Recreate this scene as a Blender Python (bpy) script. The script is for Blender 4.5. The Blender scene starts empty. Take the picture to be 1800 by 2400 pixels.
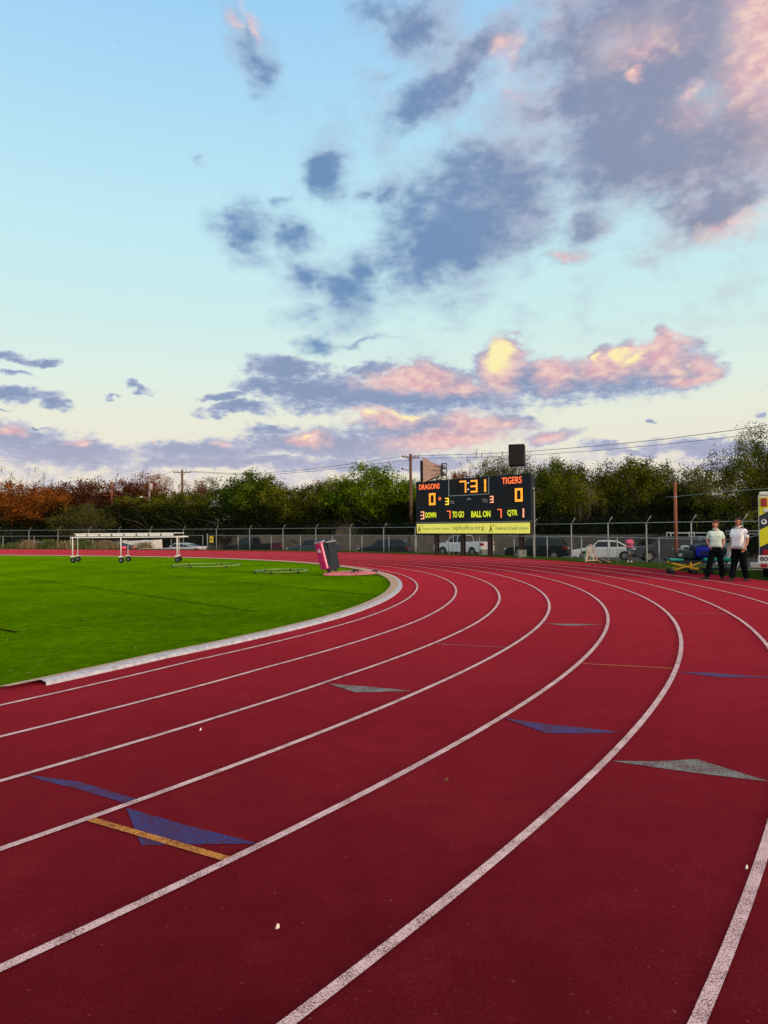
import bpy, bmesh, math, random
from math import sin, cos, pi, radians, atan2, hypot
from mathutils import Vector, Matrix
S = bpy.context.scene
# ------------------------------------------------------------------ camera
FPX, HOR, ROLL, HC = 1680.0, 1235.4, -0.00836, 1.6
PITCH = math.atan((HOR-1200)/FPX)
cam = bpy.data.cameras.new('camera'); camo = bpy.data.objects.new('camera', cam)
S.collection.objects.link(camo); S.camera = camo
cam.sensor_fit = 'VERTICAL'; cam.sensor_height = 36; cam.lens = 36*FPX/2400
cam.clip_start = 0.05; cam.clip_end = 3000
camo.matrix_world = Matrix.Translation((0, 0, HC)) @ Matrix.Rotation(pi/2+PITCH, 4, 'X') @ Matrix.Rotation(ROLL, 4, 'Z')
def raydir(px, py):
    u, v = px-900, 1200-py
    c, s = cos(ROLL), sin(ROLL)
    u, v = c*u-s*v, s*u+c*v
    return Vector((u, FPX*cos(PITCH)-v*sin(PITCH), v*cos(PITCH)+FPX*sin(PITCH)))
def at(px, py, z=0.0):                    # point of the horizontal plane z seen at a photo pixel
    d = raydir(px, py); t = (z-HC)/d.z
    return Vector((d.x*t, d.y*t, z))
def P(px, py, Y):                         # point at distance Y seen at a photo pixel
    d = raydir(px, py); t = Y/d.y
    return Vector((d.x*t, Y, HC+d.z*t))
# ------------------------------------------------------------------ world
SUN_EL, SUN_AZ = radians(6), radians(128)     # azimuth clockwise from the view direction (+Y)
W = bpy.data.worlds.new("World"); S.world = W; W.use_nodes = True
nt = W.node_tree; nt.nodes.clear()
def N(tree, typ, **kw):
    n = tree.nodes.new(typ)
    for k, v in kw.items(): setattr(n, k, v)
    return n
def math_(tree, op, a, b=None, c=None, clamp=False):
    n = N(tree, 'ShaderNodeMath', operation=op, use_clamp=clamp)
    for i, x in enumerate((a, b, c)):
        if x is None: continue
        if isinstance(x, (int, float)): n.inputs[i].default_value = x
        else: tree.links.new(x, n.inputs[i])
    return n.outputs[0]
def mixc(tree, f, a, b, blend='MIX'):
    n = N(tree, 'ShaderNodeMix', data_type='RGBA', blend_type=blend)
    for i, x in ((0, f), (6, a), (7, b)):
        if isinstance(x, (int, float)): n.inputs[i].default_value = x
        elif isinstance(x, tuple): n.inputs[i].default_value = (*x[:3], 1)
        else: tree.links.new(x, n.inputs[i])
    return n.outputs[2]
def srgb(r, g, b):
    f = lambda c: (c/255/12.92) if c/255 <= .04045 else ((c/255+.055)/1.055)**2.4
    return (f(r), f(g), f(b))
def ramp(tree, fac, stops, interp='LINEAR'):
    n = N(tree, 'ShaderNodeValToRGB'); cr = n.color_ramp; cr.interpolation = interp
    while len(cr.elements) < len(stops): cr.elements.new(.5)
    for e, (p, c) in zip(cr.elements, stops): e.position = p
    for e, (p, c) in zip(cr.elements, stops): e.color = (*c, 1)
    tree.links.new(fac, n.inputs[0]); return n.outputs[0]
def smooth(tree, x, a, b, out0=0.0, out1=1.0):
    n = N(tree, 'ShaderNodeMapRange', interpolation_type='SMOOTHSTEP')
    tree.links.new(x, n.inputs[0])
    for i, v in ((1, a), (2, b), (3, out0), (4, out1)): n.inputs[i].default_value = v
    return n.outputs[0]
gen = N(nt, 'ShaderNodeTexCoord').outputs['Generated']
sep = N(nt, 'ShaderNodeSeparateXYZ'); nt.links.new(gen, sep.inputs[0])
az = math_(nt, 'MULTIPLY', math_(nt, 'ARCTAN2', sep.outputs[0], sep.outputs[1]), 57.2958)
el = math_(nt, 'MULTIPLY', math_(nt, 'ARCSINE', sep.outputs[2]), 57.2958)
comb = N(nt, 'ShaderNodeCombineXYZ'); nt.links.new(az, comb.inputs[0]); nt.links.new(el, comb.inputs[1]); comb.inputs[2].default_value = 1.0
ang = comb.outputs[0]                     # direction in degrees: azimuth, elevation
def angpt(px, py):
    d = raydir(px, py).normalized()
    return math.degrees(atan2(d.x, d.y)), math.degrees(math.asin(d.z))
def wnoise(vec, scale, detail, rough, stretch=(1, 1, 1), off=0.0, dist=0.0):
    m = N(nt, 'ShaderNodeMapping'); m.inputs['Scale'].default_value = stretch; m.inputs['Location'].default_value = (off, off*1.7, off*.3)
    nt.links.new(vec, m.inputs[0])
    n = N(nt, 'ShaderNodeTexNoise'); n.inputs['Scale'].default_value = scale; n.inputs['Detail'].default_value = detail
    n.inputs['Roughness'].default_value = rough; n.inputs['Distortion'].default_value = dist
    nt.links.new(m.outputs[0], n.inputs['Vector']); return n
def vmath(op, a, b=None, c=None):
    n = N(nt, 'ShaderNodeVectorMath', operation=op)
    for i, x in enumerate((a, b, c)):
        if x is None: continue
        if isinstance(x, tuple): n.inputs[i].default_value = x
        else: nt.links.new(x, n.inputs[i])
    return n
w1 = wnoise(ang, .22, 3, .62, (.7, 1.2, 1))
wv = vmath('SUBTRACT', w1.outputs['Color'], (.5, .5, .5)).outputs[0]
warp = vmath('MULTIPLY_ADD', wv, (5.0, 3.2, 0), ang).outputs[0]
w2 = wnoise(ang, .9, 4, .66, (.8, 1.25, 1), 7.3)
wv2 = vmath('SUBTRACT', w2.outputs['Color'], (.5, .5, .5)).outputs[0]
warp = vmath('MULTIPLY_ADD', wv2, (1.1, 1.0, 0), warp).outputs[0]
PPD = FPX*pi/180
def blobs(lst, vec=None, grow=1.0):
    acc = None; src = vec or warp
    for i, (cx, cy, rx, ry, rot, *wt) in enumerate(lst):
        a, e = angpt(cx, cy); sc = cos(math.atan((cx-900)/FPX))**2
        if acc is not None and i % 4 == 0:     # chains the evaluation so that the shader stack stays small
            src = vmath('MULTIPLY_ADD', acc, (1e-7, 1e-7, 0), warp).outputs[0]
        sx, sy = 1/(rx*grow/PPD*sc), 1/(ry*grow/PPD*cos(radians(e)))
        if abs(rot) < 9:
            ln = vmath('LENGTH', vmath('MULTIPLY_ADD', src, (sx, sy, 0), (-a*sx, -e*sy, 0)).outputs[0]).outputs['Value']
        else:
            r = radians(rot); c_, s_ = cos(r), sin(r)
            u = vmath('DOT_PRODUCT', src, (c_*sx, s_*sx, -(a*c_+e*s_)*sx)).outputs['Value']
            v = vmath('DOT_PRODUCT', src, (-s_*sy, c_*sy, (a*s_-e*c_)*sy)).outputs['Value']
            ln = math_(nt, 'SQRT', math_(nt, 'MULTIPLY_ADD', v, v, math_(nt, 'MULTIPLY', u, u)))
        v = math_(nt, 'SUBTRACT', wt[0] if wt else 1.0, ln)
        acc = v if acc is None else math_(nt, 'SMOOTH_MAX', acc, v, .12)
    return acc
# soft high clouds (right, upper part)
SOFT = [(1600,60,350,160,0,1.15),(1500,150,240,160,-10,1.1),(1540,330,310,120,-8,1.15),(1720,330,190,140,0,1.1),(1400,230,150,100,0),(1480,400,110,50,0),
        (1070,180,175,55,28),(1230,260,130,70,0,.85),(985,60,120,95,0,.85),(890,190,150,60,10,.45),(900,30,120,60,0,.6),
        (1120,500,165,105,30,1.4),(1035,590,125,62,18,1.2),(1150,400,120,60,0,.9),(925,610,90,45,10,.9),(1250,340,120,60,-10,.65),
        (1700,475,190,62,12),(1375,520,80,60,0,.75),(1340,590,95,30,-5,.6),
        (565,95,55,75,0,.85),(610,170,70,55,-40,.9),(772,400,52,68,10,.9),(577,545,72,62,0,.95),(700,560,60,50,0,.85),(670,480,60,30,30,.55),
        (805,690,92,72,0),(715,655,70,48,0,.95),(700,730,75,32,0,.8),(852,640,62,55,0,.95),(745,803,55,20,0,.9),(902,462,52,36,0,.85),(850,800,110,14,8,.55),
        (270,105,25,15,0,.5),(465,380,30,22,0,.5)]
# crisp low banks
LOW = [(1255,890,100,55,0),(1180,850,80,75,0),(1325,885,140,60,0),(1430,875,150,72,0),(1550,865,140,62,0),(1630,872,75,28,-8,.9),(1400,822,44,40,0),(1455,820,42,38,0),(1553,812,34,46,0),(1185,812,55,38,20),
       (680,858,110,34,-6),(740,905,190,55,0),(880,930,260,55,0),(1060,925,220,55,0),(1010,882,170,34,0),(630,905,95,30,0),(515,926,75,13,0),(560,957,115,18,0),(870,860,90,22,-8,.85),
       (1000,1010,250,52,3),(1180,985,90,36,10,.9),(1290,1022,80,30,0,.95),(760,1040,310,38,3),(480,1062,190,30,0),(150,1058,230,34,0),(35,1030,110,42,-6),(560,1088,330,18,0,.9),(640,1000,120,22,0,.8),(900,1085,330,26,0,.9),
       (25,836,75,16,-6),(110,848,70,12,-4,.9),(40,925,120,20,-3),(140,945,50,16,0,.9),(60,878,70,10,0,.7),(90,1002,30,8,0,.8),(330,912,45,10,0,.8),(260,920,40,7,0,.6),(20,960,60,7,0,.6),
       (1670,1048,200,26,4),(1480,1060,120,18,0,.8),(1400,1052,60,20,0,.7),(1790,905,30,14,0,.8),(1780,960,20,10,0,.6),(1525,993,18,9,-20,.8),(1730,1085,160,16,0,.9)]
PINK = [(1500,100,300,130,0,.40),(1640,250,220,120,0,.30),(1790,60,130,260,0),(1790,520,160,45,15),(1690,540,90,30,10,.7),(1195,120,50,38,0),(1490,178,36,24,0),(1625,215,50,26,30,.8),(585,55,22,55,10),(540,60,30,40,0,.7),(1340,590,80,26,0,.7),(1180,180,60,90,-10,.6),
        (1190,850,70,85,0),(1300,870,70,55,0,.9),(1400,850,95,60,0,.95),(1470,830,120,48,0),(1555,830,90,60,0),(1600,885,110,22,6,.9),(1640,860,60,30,-10,.8),(960,885,160,32,6),(1080,900,110,38,0,.85),(880,985,150,26,0,.9),(1130,990,130,32,8,.95),
        (1060,1030,220,36,8,.95),(1290,1022,70,30,0,.85),(720,1030,60,26,0,.95),(170,1038,45,16,0,.8),(35,1008,50,22,0,.8),(380,1030,16,30,0,.7),(540,1040,30,18,0,.7)]
YEL = [(1185,825,40,60,15),(1445,820,40,30,0,.8),(1390,830,30,26,0,.6),(1480,838,60,20,0,.7),(950,975,60,12,5,.8),(870,982,40,12,0,.8),(1490,176,28,16,0,.45),(720,1025,30,14,0,.5)]
soft_d = blobs(SOFT, None, 1.36)
def after(prev): return vmath('MULTIPLY_ADD', prev, (1e-7, 1e-7, 0), warp).outputs[0]
low_d = blobs(LOW, after(soft_d), 1.10); pink_d = blobs(PINK, after(low_d)); yel_d = blobs(YEL, after(pink_d))
fine = wnoise(ang, 1.1, 5, .6, (.8, 1.35, 1), 3.1).outputs['Fac']
med = wnoise(ang, .33, 4, .58, (.8, 1.3, 1), 11.0).outputs['Fac']
vfine = wnoise(ang, 2.6, 4, .62, (.6, 1.5, 1), 23.0).outputs['Fac']
sd = math_(nt, 'ADD', soft_d, math_(nt, 'MULTIPLY', math_(nt, 'SUBTRACT', med, .5), 1.0))
sd = math_(nt, 'ADD', sd, math_(nt, 'MULTIPLY', math_(nt, 'SUBTRACT', fine, .5), .30))
ld = math_(nt, 'ADD', low_d, math_(nt, 'MULTIPLY', math_(nt, 'SUBTRACT', fine, .5), .8))
ld = math_(nt, 'ADD', ld, math_(nt, 'MULTIPLY', math_(nt, 'SUBTRACT', vfine, .5), .32))
a_soft = smooth(nt, sd, -.18, .78, 0, .95); a_low = smooth(nt, ld, .0, .42, 0, .95)
# cloudless gradient by elevation
skyc = ramp(nt, math_(nt, 'DIVIDE', el, 60.0, clamp=True), [(0, srgb(238,222,214)), (.05, srgb(241,230,213)), (.14, srgb(237,238,221)), (.19, srgb(226,243,233)), (.27, srgb(209,241,241)), (.36, srgb(198,239,248)), (.55, srgb(170,219,251)), (.63, srgb(156,209,249)), (.75, srgb(152,190,222)), (1, srgb(165,176,194))])
sky = N(nt, 'ShaderNodeTexSky', sky_type='NISHITA', sun_disc=False, sun_elevation=SUN_EL, sun_rotation=SUN_AZ, air_density=1.2, dust_density=1.5)
base = mixc(nt, .06, skyc, mixc(nt, 1.0, sky.outputs[0], (.12, .12, .12), 'MULTIPLY'))
# cloud body colours: blue grey at the left and low, mauve to the right and high
hue = smooth(nt, math_(nt, 'ADD', az, math_(nt, 'MULTIPLY', el, .45)), 6, 42)
cdark = mixc(nt, hue, srgb(104,140,184), srgb(142,146,172)); clight = mixc(nt, hue, srgb(166,190,216), srgb(192,180,194))
shade = smooth(nt, math_(nt, 'ADD', math_(nt, 'MULTIPLY', sd, .7), math_(nt, 'ADD', math_(nt, 'MULTIPLY', math_(nt, 'SUBTRACT', w1.outputs['Fac'], .5), 1.7), math_(nt, 'MULTIPLY', math_(nt, 'SUBTRACT', fine, .5), .6))), .0, .75)
csoft = mixc(nt, shade, clight, cdark)
shl = smooth(nt, math_(nt, 'ADD', ld, math_(nt, 'MULTIPLY', math_(nt, 'SUBTRACT', vfine, .5), .9)), .1, .75)
clow = mixc(nt, shl, srgb(180,190,214), srgb(132,150,186))
lowhaze = smooth(nt, el, 3.5, 9.5, .62, 0)
clow = mixc(nt, lowhaze, clow, srgb(196,188,206))
pk = math_(nt, 'ADD', pink_d, math_(nt, 'MULTIPLY', math_(nt, 'SUBTRACT', fine, .5), .75))
pkf = smooth(nt, pk, -.16, .78); ylf = smooth(nt, math_(nt, 'ADD', yel_d, math_(nt, 'MULTIPLY', math_(nt, 'SUBTRACT', vfine, .5), .5)), 0, .6)
pink = mixc(nt, smooth(nt, fine, .3, .7), srgb(226,168,178), srgb(255,214,198))
warm = lambda c: mixc(nt, ylf, mixc(nt, math_(nt, 'MULTIPLY', pkf, .86), c, pink), srgb(255,240,176))
veil = math_(nt, 'MULTIPLY', smooth(nt, med, .46, .74, 0, .42), math_(nt, 'MULTIPLY', smooth(nt, math_(nt, 'ADD', az, math_(nt, 'MULTIPLY', el, .3)), -8, 14), smooth(nt, el, 9, 18)))
base = mixc(nt, veil, base, clight)
lowv = math_(nt, 'MULTIPLY', smooth(nt, math_(nt, 'ADD', math_(nt, 'MULTIPLY', med, .6), math_(nt, 'MULTIPLY', fine, .4)), .44, .60, 0, .6), math_(nt, 'MULTIPLY', smooth(nt, el, 1.5, 3.2), smooth(nt, el, 6.8, 4.6)))
base = mixc(nt, lowv, base, srgb(196,194,216))
out = mixc(nt, a_soft, base, warm(csoft))
out = mixc(nt, a_low, out, warm(clow))
# sunset glow round the low sun, added behind the camera to brighten facing surfaces
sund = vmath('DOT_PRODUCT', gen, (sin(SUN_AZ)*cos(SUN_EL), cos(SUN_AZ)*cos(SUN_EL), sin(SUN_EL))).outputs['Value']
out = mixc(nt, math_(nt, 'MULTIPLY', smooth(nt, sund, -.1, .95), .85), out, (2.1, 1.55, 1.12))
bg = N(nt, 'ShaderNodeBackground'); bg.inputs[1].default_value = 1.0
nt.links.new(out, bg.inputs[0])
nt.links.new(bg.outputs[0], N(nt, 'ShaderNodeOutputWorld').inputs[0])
W.cycles.sampling_method = 'NONE'
# ------------------------------------------------------------------ sun
sl = bpy.data.lights.new('sun', 'SUN'); sl.energy = 1.9; sl.angle = radians(12); sl.color = (1.0, .80, .64)
so = bpy.data.objects.new('sun', sl); S.collection.objects.link(so)
sdv = Vector((sin(SUN_AZ)*cos(SUN_EL), cos(SUN_AZ)*cos(SUN_EL), sin(SUN_EL)))
so.rotation_euler = sdv.to_track_quat('Z', 'Y').to_euler(); so.location = (20, -20, 30)
S.view_settings.view_transform = 'Standard'; S.view_settings.look = 'None'
S.view_settings.exposure = 0.0; S.view_settings.gamma = 1.0
S.cycles.max_bounces = 5; S.cycles.transparent_max_bounces = 12; S.cycles.diffuse_bounces = 2
# ------------------------------------------------------------------ helpers
COL = S.collection
def tag(o, label=None, cat=None, group=None, kind=None):
    if label: o['label'] = label
    if cat: o['category'] = cat
    if group: o['group'] = group
    if kind: o['kind'] = kind
    return o
class MB:
    def __init__(s): s.v = []; s.f = []; s.m = []; s.uv = {}
    def add(s, vs, fs, mi=0, M=None):
        o = len(s.v)
        s.v += [tuple(M @ Vector(v)) if M else tuple(v) for v in vs]
        s.f += [tuple(i+o for i in f) for f in fs]; s.m += [mi]*len(fs); return s
    def box(s, a, b, mi=0, M=None, tz=0.0):
        x0, y0, z0 = a; x1, y1, z1 = b; t = tz
        vs = [(x0,y0,z0),(x1,y0,z0),(x1,y1,z0),(x0,y1,z0),(x0+t,y0+t,z1),(x1-t,y0+t,z1),(x1-t,y1-t,z1),(x0+t,y1-t,z1)]
        return s.add(vs, [(0,3,2,1),(4,5,6,7),(0,1,5,4),(1,2,6,5),(2,3,7,6),(3,0,4,7)], mi, M)
    def tube(s, pts, r, n=8, mi=0, M=None, cap=True):
        pts = [Vector(p) for p in pts]
        rs = r if isinstance(r, (list, tuple)) else [r]*len(pts)
        vs = []; fs = []
        for i, p in enumerate(pts):
            d = (pts[min(i+1, len(pts)-1)]-pts[max(i-1, 0)]).normalized()
            a = d.cross(Vector((0,0,1)) if abs(d.z) < .95 else Vector((1,0,0))).normalized(); b = a.cross(d)
            vs += [p+(a*cos(2*pi*k/n)+b*sin(2*pi*k/n))*rs[i] for k in range(n)]
        for i in range(len(pts)-1):
            for k in range(n):
                fs.append((i*n+k, i*n+(k+1)%n, (i+1)*n+(k+1)%n, (i+1)*n+k))
        if cap: fs += [tuple(range(n))[::-1], tuple(range((len(pts)-1)*n, len(pts)*n))]
        return s.add(vs, fs, mi, M)
    def bar(s, a, b, w, h=None, mi=0, M=None):      # rectangular bar
        h = h or w; a = Vector(a); b = Vector(b); d = (b-a).normalized()
        u = d.cross(Vector((0,0,1)) if abs(d.z) < .95 else Vector((1,0,0))).normalized()*w/2; v = u.cross(d).normalized()*h/2
        vs = [a-u-v, a+u-v, a+u+v, a-u+v, b-u-v, b+u-v, b+u+v, b-u+v]
        return s.add(vs, [(0,3,2,1),(4,5,6,7),(0,1,5,4),(1,2,6,5),(2,3,7,6),(3,0,4,7)], mi, M)
    def prism(s, pts, y0, y1, mi=0, M=None):        # polygon in xz extruded along y
        n = len(pts)
        vs = [(x, y0, z) for x, z in pts]+[(x, y1, z) for x, z in pts]
        fs = [tuple(range(n)), tuple(range(2*n-1, n-1, -1))]+[(i, i+n, (i+1)%n+n, (i+1)%n) for i in range(n)]
        return s.add(vs, fs, mi, M)
    def wheel(s, c, r, w, n=20, mi=0, M=None, hole=0):
        x, y, z = c; prof = [(hole, -w/2), (r*.93, -w/2), (r, -w*.3), (r, w*.3), (r*.93, w/2), (hole, w/2)]
        vs = []; m = len(prof)
        for k in range(n):
            t = 2*pi*k/n; vs += [(x+cos(t)*q, y+h, z+sin(t)*q) for q, h in prof]
        fs = [(k*m+j, k*m+j+1, (k+1)%n*m+j+1, (k+1)%n*m+j) for k in range(n) for j in range(m-1)]
        if hole: fs += [(k*m+m-1, k*m, (k+1)%n*m, (k+1)%n*m+m-1) for k in range(n)]
        return s.add(vs, fs, mi, M)
    def ball(s, c, r, n=12, m=8, mi=0, M=None):
        r = r if isinstance(r, tuple) else (r, r, r); vs = []; fs = []
        for j in range(m+1):
            ph = pi*j/m
            vs += [(c[0]+r[0]*sin(ph)*cos(2*pi*k/n), c[1]+r[1]*sin(ph)*sin(2*pi*k/n), c[2]-r[2]*cos(ph)) for k in range(n)]
        fs = [(j*n+k, j*n+(k+1)%n, (j+1)*n+(k+1)%n, (j+1)*n+k) for j in range(m) for k in range(n)]
        return s.add(vs, fs, mi, M)
    def build(s, name, mats, parent=None, smooth=False, bevel=0.0):
        me = bpy.data.meshes.new(name); me.from_pydata(s.v, [], s.f); me.update()
        for m in (mats if isinstance(mats, (list, tuple)) else [mats]): me.materials.append(m)
        me.polygons.foreach_set('material_index', s.m)
        bm = bmesh.new(); bm.from_mesh(me)
        if len(bm.faces) < 60000: bmesh.ops.remove_doubles(bm, verts=bm.verts, dist=1e-6)
        bmesh.ops.recalc_face_normals(bm, faces=bm.faces); bm.to_mesh(me); bm.free()
        if smooth: me.polygons.foreach_set('use_smooth', [True]*len(me.polygons))
        o = bpy.data.objects.new(name, me); COL.objects.link(o)
        if parent: o.parent = parent
        if bevel:
            b = o.modifiers.new('b', 'BEVEL'); b.width = bevel; b.segments = 2; b.limit_method = 'ANGLE'; b.angle_limit = radians(35)
        return o
def empty(name, loc, rz=0.0, label=None, cat=None, group=None):
    o = bpy.data.objects.new(name, None); COL.objects.link(o); o.empty_display_size = .1
    o.location = loc; o.rotation_euler = (0, 0, rz); tag(o, label, cat, group); return o
def copy_tree(o, parent=None):
    c = o.copy(); COL.objects.link(c); c.parent = parent
    for ch in list(o.children): copy_tree(ch, c)
    return c
MATS = {}
def M(name, col, rough=.6, metal=0.0, spec=.22, var=0.0, scale=3.0, bump=0.0, bscale=40.0, col2=None, emit=0.0, coat=0.0, sheen=0.0, stretch=(1,1,1), trans=0.0):
    if name in MATS: return MATS[name]
    m = bpy.data.materials.new(name); m.use_nodes = True; t = m.node_tree; b = t.nodes['Principled BSDF']
    b.inputs['Base Color'].default_value = (*col, 1); b.inputs['Roughness'].default_value = rough
    b.inputs['Metallic'].default_value = metal; b.inputs['Specular IOR Level'].default_value = spec
    b.inputs['Coat Weight'].default_value = coat; b.inputs['Coat Roughness'].default_value = .08
    b.inputs['Sheen Weight'].default_value = sheen
    if emit:
        b.inputs['Emission Color'].default_value = (*col, 1); b.inputs['Emission Strength'].default_value = emit
    tc = N(t, 'ShaderNodeTexCoord'); mp = N(t, 'ShaderNodeMapping'); mp.inputs['Scale'].default_value = stretch
    t.links.new(tc.outputs['Object'], mp.inputs[0])
    if var or col2:
        n = N(t, 'ShaderNodeTexNoise'); n.inputs['Scale'].default_value = scale; n.inputs['Detail'].default_value = 5; n.inputs['Roughness'].default_value = .65
        t.links.new(mp.outputs[0], n.inputs['Vector'])
        c2 = col2 or tuple(x*(1-var) for x in col); c1 = col if col2 else tuple(min(1, x*(1+var)) for x in col)
        t.links.new(ramp(t, n.outputs['Fac'], [(.32, c2), (.68, c1)]), b.inputs['Base Color'])
    if bump:
        n = N(t, 'ShaderNodeTexNoise'); n.inputs['Scale'].default_value = bscale; n.inputs['Detail'].default_value = 4
        t.links.new(mp.outputs[0], n.inputs['Vector'])
        bp = N(t, 'ShaderNodeBump'); bp.inputs['Strength'].default_value = bump; bp.inputs['Distance'].default_value = .02
        t.links.new(n.outputs['Fac'], bp.inputs['Height']); t.links.new(bp.outputs[0], b.inputs['Normal'])
    MATS[name] = m; return m
def bs(m): return m.node_tree.nodes['Principled BSDF']
def noise_(t, vec, scale, detail=4, rough=.6):
    n = N(t, 'ShaderNodeTexNoise'); n.inputs['Scale'].default_value = scale; n.inputs['Detail'].default_value = detail; n.inputs['Roughness'].default_value = rough
    t.links.new(vec, n.inputs['Vector']); return n.outputs['Fac']
# ------------------------------------------------------------------ ground materials
def granular(name, c_dark, c_mid, c_light, rough, sheen, sheen_col, grain=260., bump=.5, dist=.004, speck=True):
    m = bpy.data.materials.new(name); m.use_nodes = True; t = m.node_tree; b = bs(m)
    v = N(t, 'ShaderNodeTexCoord').outputs['Object']
    big = noise_(t, v, .35, 4, .6); mid = noise_(t, v, 3.0, 5, .7); gr = noise_(t, v, grain, 2, .8); g2 = noise_(t, v, grain*.28, 3, .8)
    f = math_(t, 'ADD', math_(t, 'MULTIPLY', big, .3), math_(t, 'ADD', math_(t, 'MULTIPLY', mid, .25), math_(t, 'ADD', math_(t, 'MULTIPLY', gr, .25), math_(t, 'MULTIPLY', g2, .35))))
    c = ramp(t, f, [(.44, c_dark), (.58, c_mid), (.74, c_light)])
    if speck:
        sp = noise_(t, v, 42.0, 2, .5); c = mixc(t, smooth(t, sp, .70, .76, 0, .30), c, (.40, .16, .16))
        sc = noise_(t, v, 1.6, 6, .8); c = mixc(t, smooth(t, sc, .63, .74, 0, .45), c, (.035, .012, .014))
    t.links.new(c, b.inputs['Base Color']); b.inputs['Roughness'].default_value = rough; b.inputs['Specular IOR Level'].default_value = 0
    b.inputs['Sheen Weight'].default_value = sheen; b.inputs['Sheen Roughness'].default_value = .45; b.inputs['Sheen Tint'].default_value = (*sheen_col, 1)
    bp = N(t, 'ShaderNodeBump'); bp.inputs['Strength'].default_value = bump; bp.inputs['Distance'].default_value = dist
    t.links.new(gr, bp.inputs['Height']); t.links.new(bp.outputs[0], b.inputs['Normal']); MATS[name] = m; return m
track_m = granular('track_rubber', (.020,.0014,.0030), (.058,.0042,.0068), (.150,.015,.019), .85, .36, (.95,.07,.13))
def paint(name, col, under=(.060,.0044,.0078), wear=.5, sheen=.1):
    m = bpy.data.materials.new(name); m.use_nodes = True; t = m.node_tree; b = bs(m)
    v = N(t, 'ShaderNodeTexCoord').outputs['Object']
    gr = noise_(t, v, 120, 4, .85); big = noise_(t, v, 6, 5, .7)
    f = math_(t, 'ADD', gr, math_(t, 'MULTIPLY', math_(t, 'SUBTRACT', big, .5), .32))
    fac = smooth(t, f, wear-.07, wear+.08)
    c = mixc(t, fac, under, mixc(t, big, tuple(x*.8 for x in col), col))
    t.links.new(c, b.inputs['Base Color']); b.inputs['Roughness'].default_value = .85; b.inputs['Specular IOR Level'].default_value = .1; b.inputs['Sheen Weight'].default_value = sheen; b.inputs['Sheen Tint'].default_value = (.9,.4,.45,1)
    bp = N(t, 'ShaderNodeBump'); bp.inputs['Strength'].default_value = .5; bp.inputs['Distance'].default_value = .004
    t.links.new(gr, bp.inputs['Height']); t.links.new(bp.outputs[0], b.inputs['Normal']); MATS[name] = m; return m
line_m = paint('line_paint', (.82,.60,.62), wear=.46)
blue_m = paint('blue_paint', (.004,.050,.25), wear=.50); grey_m = paint('grey_paint', (.23,.30,.30), wear=.50)
yel_m = paint('yellow_paint', (.68,.30,.05), wear=.47); thin_m = paint('faint_paint', (.42,.22,.22), wear=.48); orl_m = paint('orange_paint', (.6,.2,.08), wear=.44)
def turf_mat():
    m = bpy.data.materials.new('turf'); m.use_nodes = True; t = m.node_tree; b = bs(m)
    v = N(t, 'ShaderNodeTexCoord').outputs['Object']
    big = noise_(t, v, .35, 5, .65); mid = noise_(t, v, 5, 5, .75); gr = noise_(t, v, 70, 4, .85)
    f = math_(t, 'ADD', math_(t, 'MULTIPLY', big, .3), math_(t, 'ADD', math_(t, 'MULTIPLY', mid, .25), math_(t, 'MULTIPLY', gr, .5)))
    c = ramp(t, f, [(.42, (.0012,.0025,.0003)), (.52, (.0065,.0135,.0005)), (.63, (.024,.044,.0010))])
    sp = noise_(t, v, 30, 2, .5); c = mixc(t, smooth(t, sp, .76, .81, 0, .5), c, (.25,.30,.10))
    t.links.new(c, b.inputs['Base Color']); b.inputs['Roughness'].default_value = .8; b.inputs['Specular IOR Level'].default_value = 0
    t.links.new(smooth(t, math_(t, 'ADD', math_(t, 'MULTIPLY', big, .4), math_(t, 'MULTIPLY', mid, .6)), .36, .64, .38, .72), b.inputs['Sheen Weight']); b.inputs['Sheen Roughness'].default_value = .29; b.inputs['Sheen Tint'].default_value = (.28,.72,.0,1)
    bp = N(t, 'ShaderNodeBump'); bp.inputs['Strength'].default_value = .8; bp.inputs['Distance'].default_value = .02
    t.links.new(gr, bp.inputs['Height']); t.links.new(bp.outputs[0], b.inputs['Normal']); return m
turf_m = turf_mat()
lawn_m = M('lawn_grass', (.060,.095,.014), .9, spec=0, var=.5, scale=2.2, col2=(.022,.045,.006), bump=.9, bscale=30)
seam_m = M('dark_seam', (.022,.022,.006), .95, spec=0, var=.4, scale=20)
kerb_tan = M('tan_concrete', (.50,.35,.22), .85, var=.25, scale=9, bump=.3)
kerb_grey = M('grey_concrete', (.42,.43,.50), .8, var=.3, scale=14, bump=.3)
asph_m = M('asphalt', (.06,.06,.062), .9, var=.3, scale=6, bump=.4)
dirt_m = M('far_ground', (.05,.055,.025), .95, var=.5, scale=.5, col2=(.03,.028,.016))
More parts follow.
